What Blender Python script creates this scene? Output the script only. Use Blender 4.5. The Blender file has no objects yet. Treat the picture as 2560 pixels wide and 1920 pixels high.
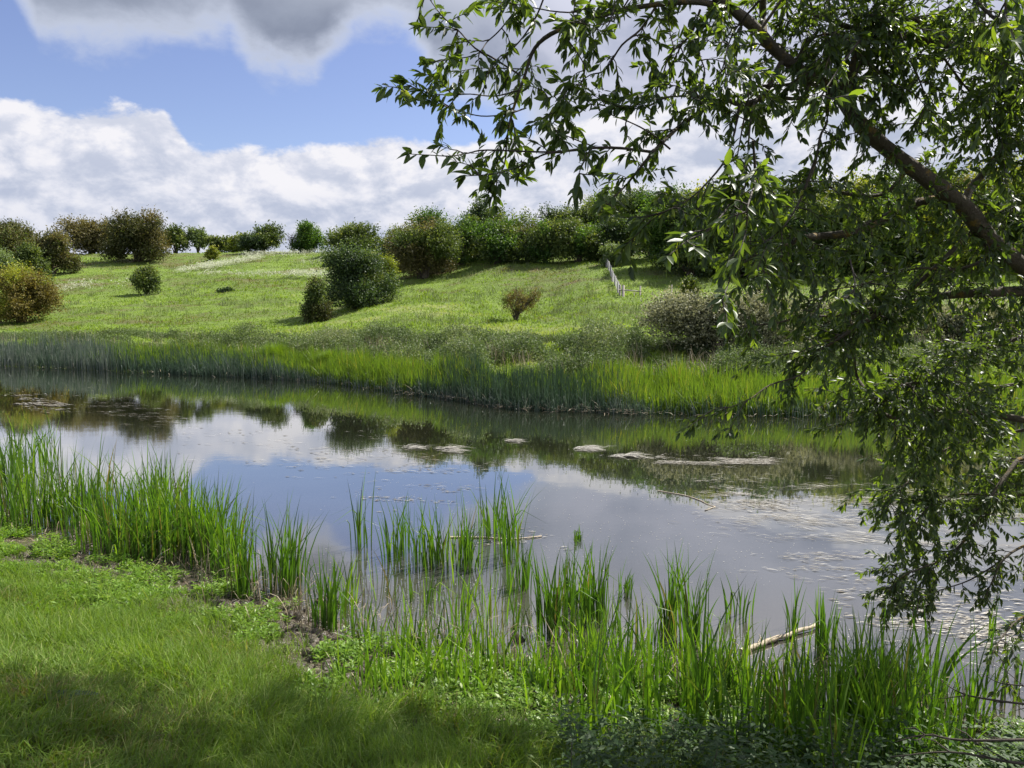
import bpy, math, random
import numpy as np
from mathutils import Vector
S = bpy.context.scene
COL = S.collection
R = math.radians
# ------------------------------------------------------------------ camera
F, CX, CY, HZ, EYE = 759.0, 512.0, 384.0, 308.0, 3.0      # eye 3 m above the water, water at z = 0
PITCH = math.atan((CY - HZ) / F)
cam_d = bpy.data.cameras.new('camera'); cam = bpy.data.objects.new('camera', cam_d); COL.objects.link(cam)
cam.location = (0, 0, EYE); cam.rotation_euler = (math.pi/2 - PITCH, 0, 0)
cam_d.sensor_width = 36; cam_d.lens = 36 * F / 1024; cam_d.clip_start = 0.05; cam_d.clip_end = 6000
S.camera = cam
# ------------------------------------------------------------------ light
SUN_EL, SUN_AZ = 50.0, 52.0            # azimuth clockwise from +Y (straight ahead), towards +X
sun_dir = Vector((math.sin(R(SUN_AZ))*math.cos(R(SUN_EL)), math.cos(R(SUN_AZ))*math.cos(R(SUN_EL)), math.sin(R(SUN_EL))))
sl = bpy.data.lights.new('sun', 'SUN'); sl.energy = 5.0; sl.angle = R(0.55); sl.color = (1, 0.955, 0.88)
so = bpy.data.objects.new('sun', sl); COL.objects.link(so); so.rotation_euler = sun_dir.to_track_quat('Z', 'Y').to_euler()
S.view_settings.view_transform = 'Standard'; S.view_settings.look = 'None'
S.view_settings.exposure = 0.88; S.view_settings.gamma = 1
S.cycles.max_bounces = 8; S.cycles.transparent_max_bounces = 4; S.cycles.diffuse_bounces = 3
S.cycles.glossy_bounces = 3; S.cycles.transmission_bounces = 4; S.cycles.use_denoising = True
S.cycles.caustics_reflective = False; S.cycles.caustics_refractive = False

class NT:
    """small helper for writing node trees as expressions"""
    def __init__(s, tree): s.t = tree; s.n = tree.nodes; s.l = tree.links
    def put(s, sock, v):
        if v is None: return
        if isinstance(v, bpy.types.NodeSocket): s.l.new(v, sock)
        else:
            try: sock.default_value = v
            except Exception: sock.default_value = (v[0], v[1], v[2], 1.0)
    def m(s, op, a, b=None, c=None, clamp=False):
        n = s.n.new('ShaderNodeMath'); n.operation = op; n.use_clamp = clamp
        s.put(n.inputs[0], a); s.put(n.inputs[1], b); s.put(n.inputs[2], c); return n.outputs[0]
    def vm(s, op, a, b=None, out=0):
        n = s.n.new('ShaderNodeVectorMath'); n.operation = op; s.put(n.inputs[0], a); s.put(n.inputs[1], b); return n.outputs[out]
    def noise(s, vec, scale, detail=4, rough=0.5, dist=0.0, out=0, lac=2.0):
        n = s.n.new('ShaderNodeTexNoise'); s.put(n.inputs['Vector'], vec); n.inputs['Scale'].default_value = scale
        n.inputs['Detail'].default_value = detail; n.inputs['Roughness'].default_value = rough; n.inputs['Distortion'].default_value = dist
        n.inputs['Lacunarity'].default_value = lac
        return n.outputs[out]
    def ss(s, v, a, b, lo=0.0, hi=1.0):
        n = s.n.new('ShaderNodeMapRange'); n.interpolation_type = 'SMOOTHSTEP'; s.put(n.inputs[0], v)
        n.inputs[1].default_value = a; n.inputs[2].default_value = b; n.inputs[3].default_value = lo; n.inputs[4].default_value = hi; return n.outputs[0]
    def mix(s, f, a, b):
        n = s.n.new('ShaderNodeMix'); n.data_type = 'RGBA'; s.put(n.inputs[0], f); s.put(n.inputs[6], c4(a)); s.put(n.inputs[7], c4(b)); return n.outputs[2]
    def curve(s, v, lo, hi, pts):
        """piecewise curve v -> value in 0..1 through pts (x in lo..hi)"""
        n = s.n.new('ShaderNodeFloatCurve'); c = n.mapping.curves[0]; n.mapping.use_clip = True
        P = [((x-lo)/(hi-lo), y) for x, y in pts]
        c.points[0].location = P[0]; c.points[1].location = P[-1]
        for p in P[1:-1]: c.points.new(*p)
        n.mapping.update()
        n.inputs['Factor'].default_value = 1.0
        s.put(n.inputs['Value'], s.m('DIVIDE', s.m('SUBTRACT', v, lo), hi-lo, clamp=True)); return n.outputs[0]
    def ramp(s, v, stops, interp='LINEAR'):
        n = s.n.new('ShaderNodeValToRGB'); e = n.color_ramp; e.interpolation = interp
        e.elements[0].position = stops[0][0]; e.elements[0].color = c4(stops[0][1])
        e.elements[1].position = stops[-1][0]; e.elements[1].color = c4(stops[-1][1])
        for p, c in stops[1:-1]: el = e.elements.new(p); el.color = c4(c)
        s.put(n.inputs[0], v); return n.outputs[0]
    def sep(s, v):
        n = s.n.new('ShaderNodeSeparateXYZ'); s.put(n.inputs[0], v); return n.outputs
    def comb(s, x, y, z):
        n = s.n.new('ShaderNodeCombineXYZ'); s.put(n.inputs[0], x); s.put(n.inputs[1], y); s.put(n.inputs[2], z); return n.outputs[0]
def c4(c):
    if isinstance(c, bpy.types.NodeSocket): return c
    return (c[0], c[1], c[2], 1.0)
def lin(r, g, b):
    f = lambda c: (c/255/12.92) if c <= 10.3 else (((c/255)+0.055)/1.055)**2.4
    return (f(r), f(g), f(b))

# ------------------------------------------------------------------ sky: clear sky with two cloud decks, laid out by compass direction and height
W = bpy.data.worlds.new('World'); S.world = W; W.use_nodes = True
t = NT(W.node_tree); t.n.clear()
sky = t.n.new('ShaderNodeTexSky'); sky.sky_type = 'NISHITA'; sky.sun_disc = False
sky.sun_elevation = R(SUN_EL); sky.sun_rotation = R(SUN_AZ); sky.air_density = 1.0; sky.dust_density = 0.6; sky.ozone_density = 2.5
tc = t.n.new('ShaderNodeTexCoord').outputs['Generated']
d = t.vm('NORMALIZE', tc)
X, Y, Z = t.sep(d)
az = t.m('MULTIPLY', t.m('ARCTAN2', X, Y), 57.2958)
el = t.m('MULTIPLY', t.m('ARCSINE', Z), 57.2958)
def azel(px, py):
    a = math.atan((px-512)/F); return math.degrees(a), math.degrees(math.atan((HZ-py)/F*math.cos(a)))
dv = t.comb(X, Y, t.m('MULTIPLY', Z, 1.7))
nb = t.noise(dv, 5.0, 9, 0.55, 0.3)
nf = t.noise(dv, 16.0, 7, 0.6, 0.2)
dv2 = t.vm('ADD', dv, (0.012, 0.0, 0.030))
nb2 = t.noise(dv2, 5.0, 9, 0.55, 0.3)
nf2 = t.noise(dv2, 16.0, 7, 0.6, 0.2)
def cv(pts, extra_l, extra_r):
    q = [azel(*p) for p in pts]
    return [(-180, extra_l/40), (q[0][0]-25, extra_l/40)] + [(a, e/40) for a, e in q] + [(q[-1][0]+30, extra_r/40), (180, extra_r/40)]
top = t.m('MULTIPLY', t.curve(az, -180, 180, cv([(-60, 104), (0, 106), (90, 114), (150, 112), (185, 128), (205, 150), (260, 150), (330, 145), (400, 142), (450, 148), (520, 140), (620, 120)], 14, 18)), 40)
bot = t.m('MULTIPLY', t.curve(az, -180, 180, cv([(-40, -60), (20, -20), (42, 25), (70, 56), (110, 60), (200, 54), (240, 50), (262, 80), (300, 98), (335, 86), (365, 48), (400, 48), (440, 100), (490, 118), (560, 140), (640, 150)], 30, 12)), 40)
big = t.m('SUBTRACT', nb, 0.5); fin = t.m('SUBTRACT', nf, 0.5)
wob = t.m('ADD', t.m('MULTIPLY', big, 3.0), t.m('MULTIPLY', fin, 3.2))
dl = t.m('ADD', t.m('SUBTRACT', top, el), t.m('ADD', t.m('MULTIPLY', big, 1.5), t.m('MULTIPLY', fin, 2.8)))                       # > 0 inside the low cumulus bank
du = t.m('ADD', t.m('SUBTRACT', el, bot), t.m('MULTIPLY', wob, 1.1))   # > 0 inside the upper deck
ml = t.ss(dl, -0.05, 0.55)
mu = t.ss(du, -0.6, 1.6)
# holes in the upper deck higher up
mu = t.m('MULTIPLY', mu, t.m('SUBTRACT', 1.0, t.m('MULTIPLY', t.ss(nb, 0.36, 0.56), t.ss(el, 36, 52))))
lit = t.m('ADD', t.m('MULTIPLY', t.m('SUBTRACT', nb, nb2), 2.4), t.m('MULTIPLY', t.m('SUBTRACT', nf, nf2), 2.3))
lo_b = t.m('ADD', t.ss(lit, -0.50, 0.50, 0.12, 0.90), t.m('MULTIPLY', t.ss(dl, 5.0, 0.0), 0.35), clamp=True)
lo_c = t.ramp(lo_b, [(0.0, lin(178, 188, 212)), (0.4, lin(205, 211, 228)), (0.75, lin(229, 231, 242)), (1.0, lin(246, 245, 250))])
lo_c = t.mix(t.ss(el, 8.0, 1.0, 0.0, 0.60), lo_c, lin(198, 206, 226))
deep = t.ss(du, 0.3, 3.4)
rightness = t.ss(az, -9.0, 8.0)
up_d = t.mix(t.ss(nb, 0.36, 0.64), lin(136, 145, 166), lin(160, 169, 188))
up_d = t.mix(t.m('MULTIPLY', rightness, 0.85), up_d, t.mix(t.ss(nb, 0.36, 0.64), lin(172, 180, 204), lin(222, 224, 242)))
up_c = t.mix(deep, lin(205, 213, 232), up_d)
EXPO = 2.0 ** -S.view_settings.exposure
skyc = t.n.new('ShaderNodeHueSaturation'); skyc.inputs['Saturation'].default_value = 1.0; skyc.inputs['Value'].default_value = .80; skyc.inputs['Hue'].default_value = 0.520
t.put(skyc.inputs['Color'], sky.outputs[0])
scl = 10.0 * EXPO
def up(c, k=1.0):
    return t.vm('SCALE', c) if False else t.vm('MULTIPLY', c, (scl*k, scl*k, scl*k))
high = t.m('MULTIPLY', t.m('MULTIPLY', t.ss(el, 19, 29), t.ss(el, 52, 38)), t.ss(t.noise(dv, 2.2, 5), .35, .7, .5, 1.0))      # cloud band above the view, brightened to add reflection on the water
up_c = t.mix(high, up_c, (1.45, 1.48, 1.60))
col = t.mix(mu, skyc.outputs[0], up(up_c))
col = t.mix(ml, col, up(lo_c))
bg = t.n.new('ShaderNodeBackground'); bg.inputs['Strength'].default_value = 0.10; t.put(bg.inputs['Color'], col)
wo = t.n.new('ShaderNodeOutputWorld'); t.l.new(bg.outputs[0], wo.inputs[0])

# ------------------------------------------------------------------ helpers
rs = np.random.RandomState(7)
cp, sp = math.cos(PITCH), math.sin(PITCH)
def at(px, py, D):
    """world point seen at pixel (px, py) of a 1024 wide picture, D metres ahead"""
    px, py, D = np.broadcast_arrays(np.asarray(px, float), np.asarray(py, float), np.asarray(D, float))
    a = (px-CX)/F; b = (CY-py)/F
    k = D / (cp + b*sp)
    return np.stack([a*k, D, EYE + (b*cp - sp)*k], -1)
def pxw(px, D, py=300): return float(at(px, py, D)[0])
def on_water(px, py):
    b = (CY-py)/F; k = -EYE/(b*cp - sp); return np.array([(px-CX)/F*k, (cp + b*sp)*k, 0.0])

def hash2(ix, iy, seed):
    h = (ix.astype(np.int64)*374761393 + iy.astype(np.int64)*668265263 + seed*974634777) & 0x7fffffff
    h = ((h ^ (h >> 13))*1274126177) & 0x7fffffff
    return ((h ^ (h >> 16)) & 0xffff)/65535.0
def vnoise(x, y, seed=0):
    x = np.asarray(x, float); y = np.asarray(y, float)
    ix, iy = np.floor(x), np.floor(y); fx, fy = x-ix, y-iy
    fx = fx*fx*(3-2*fx); fy = fy*fy*(3-2*fy)
    a = hash2(ix, iy, seed); b = hash2(ix+1, iy, seed); c = hash2(ix, iy+1, seed); e = hash2(ix+1, iy+1, seed)
    return (a*(1-fx)+b*fx)*(1-fy) + (c*(1-fx)+e*fx)*fy
def fbm(x, y, seed=0, o=4):
    v = 0; amp = 0.5; s = 0
    for i in range(o): v = v + amp*vnoise(np.asarray(x)*2**i+i*17.3, np.asarray(y)*2**i-i*9.1, seed+i); s += amp; amp *= 0.5
    return v/s
def norm(v): return v/np.maximum(np.linalg.norm(v, axis=-1, keepdims=True), 1e-9)

# terrain -----------------------------------------------------------
NEAR = np.array([(-400, 130), (-60, 34), (-30, 19.5), (-12, 12.3), (-7.1, 10.4), (-4.6, 8.5), (-3.3, 7.95), (-2.0, 7.1), (-1.4, 6.45), (-.64, 6.0), (.36, 5.8), (1.4, 5.6), (2.44, 5.3), (3.4, 5.0), (8, 3.2), (30, -6), (400, -120)], float)
def shore_n(x):
    return np.interp(x, NEAR[:, 0], NEAR[:, 1]) + 0.35*(fbm(np.asarray(x)*1.1, 0, 3)-.5) + 0.16*(fbm(np.asarray(x)*4.1, 3, 5)-.5)
def dist_n(x, y): return (shore_n(x) - y)*0.86
def H_near(x, y):
    dd = dist_n(x, y)
    z = np.interp(dd, [-6, -2, 0, .6, 1.2, 2.0, 3.0, 5, 8, 40, 400], [-1.2, -.35, 0, .05, .12, .36, .66, 1.25, 1.45, 1.7, 2])
    rough = np.clip(1.3-np.abs(dd-.6), 0, 1)
    return z + .05*(fbm(x*1.7, y*1.7, 11)-.5) + rough*.09*(fbm(x*7, y*7, 12)-.45)
FAR_PX = np.array([-500, 0, 130, 300, 400, 510, 640, 800, 1024, 1500], float)
FAR_PY = np.array([361, 366, 372, 380, 392, 407, 412, 415, 420, 428], float)
FAR_U = (FAR_PX-CX)/F/(cp+(CY-FAR_PY)/F*sp)
FAR_D = np.array([on_water(a, b)[1] for a, b in zip(FAR_PX, FAR_PY)])
def shore_f(u): return np.interp(u, FAR_U, FAR_D) + 0.5*(fbm(np.asarray(u)*26, 0, 21)-.5)
CU = (np.array([-700, -300, 0, 150, 300, 430, 520, 620, 750, 1024, 1400, 2000], float)-CX)/F
CD = np.array([0, 2.5, 6, 30., 45, 60, 80, 105, 140, 200, 600])     # rows: first three are metres behind the waterline, the others distance
ROWS = {  # D:    35    50    65    80   100   125   160  300
 0: (1.0, 1.0, 2.0, 4.0, 7.5, 11.0, 10, 5), 1: (1.0, 1.1, 2.1, 4.0, 7.6, 11.4, 10.5, 6), 2: (1.0, 1.2, 2.3, 4.3, 7.7, 11.6, 10.6, 6),
 3: (1.0, 1.4, 2.8, 4.4, 7.6, 11.8, 10.8, 6), 4: (1.0, 1.9, 3.5, 5.5, 8.7, 12.1, 11, 6), 5: (1.2, 2.8, 5.3, 8.2, 10.6, 12.2, 12, 6),
 6: (1.4, 2.9, 6.5, 9.0, 11.3, 12.6, 12.5, 7), 7: (1.6, 3.9, 7.1, 9.8, 12, 14, 14, 8), 8: (1.6, 3.9, 6.7, 10.5, 15, 18, 18, 9),
 9: (1.6, 3.9, 7.3, 12, 18, 22, 23, 12), 10: (1.6, 4, 8, 13, 19, 24, 26, 14), 11: (1.6, 4, 8, 13, 19, 24, 26, 14)}
RD = np.array([35, 50, 65, 80, 100, 125, 160, 300.])
ROWA = np.array([ROWS[i] for i in range(12)], float)
def H_far(x, y, bumps=True):
    x = np.asarray(x, float); y = np.asarray(y, float)
    D = np.maximum(y, 5); u = x/D
    i = np.clip(np.searchsorted(CU, u)-1, 0, len(CU)-2); f = np.clip((u-CU[i])/(CU[i+1]-CU[i]), 0, 1); f = f*f*(3-2*f)
    j = np.clip(np.searchsorted(RD, D)-1, 0, len(RD)-2); g = np.clip((D-RD[j])/(RD[j+1]-RD[j]), 0, 1)
    zf = (ROWA[i, j]*(1-f)+ROWA[i+1, j]*f)*(1-g) + (ROWA[i, j+1]*(1-f)+ROWA[i+1, j+1]*f)*g
    b = D - shore_f(u)
    zb = np.interp(b, [-8, -2, 0, 1, 2.5, 6, 12], [-1.2, -.4, -.02, .2, .55, .85, 1.0])
    k = np.clip((b-3)/9, 0, 1); k = k*k*(3-2*k)
    z = zb*(1-k) + zf*k
    if bumps:
        a = np.clip((b-1)/4, 0, 1)*np.clip((400-D)/200, 0, 1)
        z = z + a*(.5*(fbm(x*.12, y*.12, 31)-.5) + .36*(fbm(x*.6, y*.6, 32)-.5))
    return z
_DS = np.concatenate([np.arange(20, 60, .15), np.arange(60, 150, .4)])
def hit_far(px, py):
    """where the line of sight through a pixel meets the hillside"""
    px = np.atleast_1d(np.asarray(px, float)); py = np.atleast_1d(np.asarray(py, float))
    P = at(px[:, None], py[:, None], _DS[None, :])
    hz = H_far(P[..., 0], P[..., 1]) >= P[..., 2]
    k = np.argmax(hz, 1); ok = hz.any(1)
    Q = P[np.arange(len(px)), k]; Q[:, 2] = H_far(Q[:, 0], Q[:, 1]); return Q, ok

# mesh collecting -----------------------------------------------------
class MB:
    def __init__(s): s.v = []; s.f = []; s.t = []; s.n = 0
    def add(s, v, f, t=0.5):
        v = np.asarray(v, float).reshape(-1, 3); f = np.asarray(f, np.int64).reshape(-1, 4)
        s.v.append(v); s.f.append(f+s.n); s.n += len(v)
        s.t.append(np.broadcast_to(np.asarray(t, float), (len(v),)) if np.ndim(t) < 1 or len(np.atleast_1d(t)) != len(v) else np.asarray(t, float)); return s
    def build(s, name, mat, parent=None, smooth=False, loc=None):
        me = bpy.data.meshes.new(name); V = np.concatenate(s.v); Fq = np.concatenate(s.f); T = np.concatenate(s.t)
        if loc is not None: V = V - np.asarray(loc)
        me.vertices.add(len(V)); me.vertices.foreach_set('co', V.ravel().astype(np.float32))
        me.loops.add(len(Fq)*4); me.loops.foreach_set('vertex_index', Fq.ravel().astype(np.int32))
        me.polygons.add(len(Fq)); me.polygons.foreach_set('loop_start', np.arange(0, len(Fq)*4, 4, dtype=np.int32))
        me.polygons.foreach_set('loop_total', np.full(len(Fq), 4, np.int32))
        if smooth: me.polygons.foreach_set('use_smooth', np.ones(len(Fq), bool))
        a = me.attributes.new('tint', 'FLOAT', 'POINT'); a.data.foreach_set('value', T.astype(np.float32))
        me.update(calc_edges=True); me.materials.append(mat)
        o = bpy.data.objects.new(name, me); COL.objects.link(o)
        if loc is not None and parent is None: o.location = tuple(loc)
        if parent: o.parent = parent
        return o
def tag(o, label=None, cat=None, group=None, kind=None):
    if label: o['label'] = label
    if cat: o['category'] = cat
    if group: o['group'] = group
    if kind: o['kind'] = kind
    return o
def empty(name, loc, label, cat, group=None):
    o = bpy.data.objects.new(name, None); COL.objects.link(o); o.location = tuple(float(c) for c in loc); o.empty_display_size = .3
    return tag(o, label, cat, group)

def tube(mb, pts, rad, sides=6, tint=0.5):
    P = np.asarray(pts, float); n = len(P); rad = np.broadcast_to(np.asarray(rad, float), (n,))
    T = norm(np.gradient(P, axis=0)); ref = np.array([0.13, 0.21, .97]) if abs(T[:, 2]).mean() < .8 else np.array([1., .1, 0])
    A = norm(np.cross(T, ref)); B = np.cross(T, A)
    th = np.arange(sides)*2*np.pi/sides
    V = P[:, None]+rad[:, None, None]*(np.cos(th)[None, :, None]*A[:, None]+np.sin(th)[None, :, None]*B[:, None])
    i, j = np.meshgrid(np.arange(n-1), np.arange(sides), indexing='ij'); j2 = (j+1) % sides
    f = np.stack([i*sides+j, i*sides+j2, (i+1)*sides+j2, (i+1)*sides+j], -1).reshape(-1, 4)
    k0 = n*sides; c0 = np.full(sides, k0); caps = []
    for e, o_ in ((0, 0), (n-1, (n-1)*sides)):       # closed ends
        V = np.concatenate([V.reshape(-1, 3), np.repeat(P[e][None], sides, 0)+(V.reshape(-1, 3)[o_:o_+sides]-P[e])*.02]); j_ = np.arange(sides)
        caps.append(np.stack([o_+j_, o_+(j_+1) % sides, k0+(j_+1) % sides, k0+j_], -1)); k0 += sides
    mb.add(V.reshape(-1, 3), np.concatenate([f]+caps), tint)
def smooth_path(P, step=3):
    P = np.asarray(P, float); n = len(P)
    if n < 3: return P
    E = np.vstack([2*P[0]-P[1], P, 2*P[-1]-P[-2]]); out = []
    for i in range(1, n):
        a, b, c, e = E[i-1], E[i], E[i+1], E[i+2]
        for k in range(step):
            t_ = k/step; out.append(.5*((2*b)+(-a+c)*t_+(2*a-5*b+4*c-e)*t_*t_+(-a+3*b-3*c+e)*t_**3))
    out.append(P[-1]); return np.array(out)

def ribbons(mb, base, L, w, lean, az_, tint, seg=3, power=1.6, tip=0.0, facing=None, fold=None, foot=False):
    """grass blades, reed leaves: base (n,3), length, width, lean = sideways reach as share of the length"""
    n = len(base); L = np.broadcast_to(L, (n,)); w = np.broadcast_to(w, (n,)); lean = np.broadcast_to(lean, (n,)); tint = np.broadcast_to(tint, (n,))
    tt = np.linspace(0, 1, seg+1)
    dirv = np.stack([np.cos(az_), np.sin(az_), np.zeros(n)], -1)
    fa = az_+np.pi/2+rs.normal(0, .5, n) if facing is None else facing
    side = np.stack([np.cos(fa), np.sin(fa), np.zeros(n)], -1)
    z = L[:, None]*(tt[None]*(1-.35*lean[:, None]*tt[None]))*np.sqrt(np.maximum(1-np.minimum(lean, 1.2)**2*.35, .2))[:, None]
    out = (L*lean)[:, None]*tt[None]**power
    C = base[:, None]+dirv[:, None]*out[..., None]; C[..., 2] += z
    if fold is not None:   # droop the tips of the folded ones
        dz = np.maximum(tt[None]-.6, 0)**1*fold[:, None]*L[:, None]; C[..., 2] -= dz*1.6; C += dirv[:, None]*dz[..., None]*.8
    wp = np.clip(1-np.abs(tt*1.0)**2.2, tip, 1)*np.minimum(.55+tt*2, 1)
    hw = .5*w[:, None]*wp[None]
    A = C-side[:, None]*hw[..., None]; B = C+side[:, None]*hw[..., None]
    V = np.stack([A, B], 2).reshape(-1, 3)
    k = np.arange(n)[:, None]*(2*(seg+1))+np.arange(seg)[None]*2
    f = np.stack([k, k+1, k+3, k+2], -1).reshape(-1, 4)
    TT = np.repeat(tint, 2*(seg+1))
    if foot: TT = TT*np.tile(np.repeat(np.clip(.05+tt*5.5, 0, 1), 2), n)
    mb.add(V, f, TT)
def cards(mb, P, d_, nrm, L, w, tint):
    """rhombic leaf faces at P pointing along d_"""
    n = len(P); L = np.broadcast_to(L, (n,))[:, None]; w = np.broadcast_to(w, (n,))[:, None]
    d_ = norm(d_); s = norm(np.cross(d_, nrm)); up_ = np.cross(s, d_)
    V = np.stack([P, P+d_*L*.45+s*w*.5+up_*L*.06, P+d_*L, P+d_*L*.45-s*w*.5+up_*L*.06], 1).reshape(-1, 3)
    mb.add(V, np.arange(4*n).reshape(-1, 4), np.repeat(np.broadcast_to(tint, (n,)), 4))
def rdir(n, r=None):
    r = r or rs; return norm(r.normal(size=(n, 3)))

# materials -------------------------------------------------------------
def leaf_mat(name, stops, trans=0.4, rough=.5, spec=.35, tcol=(1.25, 1.25, .45), noise=0.0):
    m = bpy.data.materials.new(name); m.use_nodes = True; t = NT(m.node_tree); t.n.clear()
    a = t.n.new('ShaderNodeAttribute'); a.attribute_name = 'tint'
    v = a.outputs['Fac']
    if noise:
        g = t.n.new('ShaderNodeNewGeometry'); v = t.m('ADD', v, t.m('MULTIPLY', t.m('SUBTRACT', t.noise(g.outputs['Position'], 1.3, 3), .5), noise))
    c = t.ramp(v, stops)
    p = t.n.new('ShaderNodeBsdfPrincipled'); t.put(p.inputs['Base Color'], c); p.inputs['Roughness'].default_value = rough
    p.inputs['Specular IOR Level'].default_value = spec
    tr = t.n.new('ShaderNodeBsdfTranslucent'); t.put(tr.inputs[0], t.vm('MULTIPLY', c, tcol))
    mx = t.n.new('ShaderNodeMixShader'); mx.inputs[0].default_value = trans
    t.l.new(p.outputs[0], mx.inputs[1]); t.l.new(tr.outputs[0], mx.inputs[2])
    o = t.n.new('ShaderNodeOutputMaterial'); t.l.new(mx.outputs[0], o.inputs[0]); return m
def solid_mat(name, stops, scale=4, rough=.85, bump=.3, bscale=30, detail=6, dist=0.0):
    m = bpy.data.materials.new(name); m.use_nodes = True; t = NT(m.node_tree); t.n.clear()
    g = t.n.new('ShaderNodeNewGeometry'); pos = g.outputs['Position']
    c = t.ramp(t.noise(pos, scale, detail, .6, dist), stops)
    p = t.n.new('ShaderNodeBsdfPrincipled'); t.put(p.inputs['Base Color'], c); p.inputs['Roughness'].default_value = rough
    b = t.n.new('ShaderNodeBump'); b.inputs['Strength'].default_value = bump; b.inputs['Distance'].default_value = .02
    t.put(b.inputs['Height'], t.noise(pos, bscale, 5, .6)); t.l.new(b.outputs[0], p.inputs['Normal'])
    o = t.n.new('ShaderNodeOutputMaterial'); t.l.new(p.outputs[0], o.inputs[0]); return m

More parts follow.
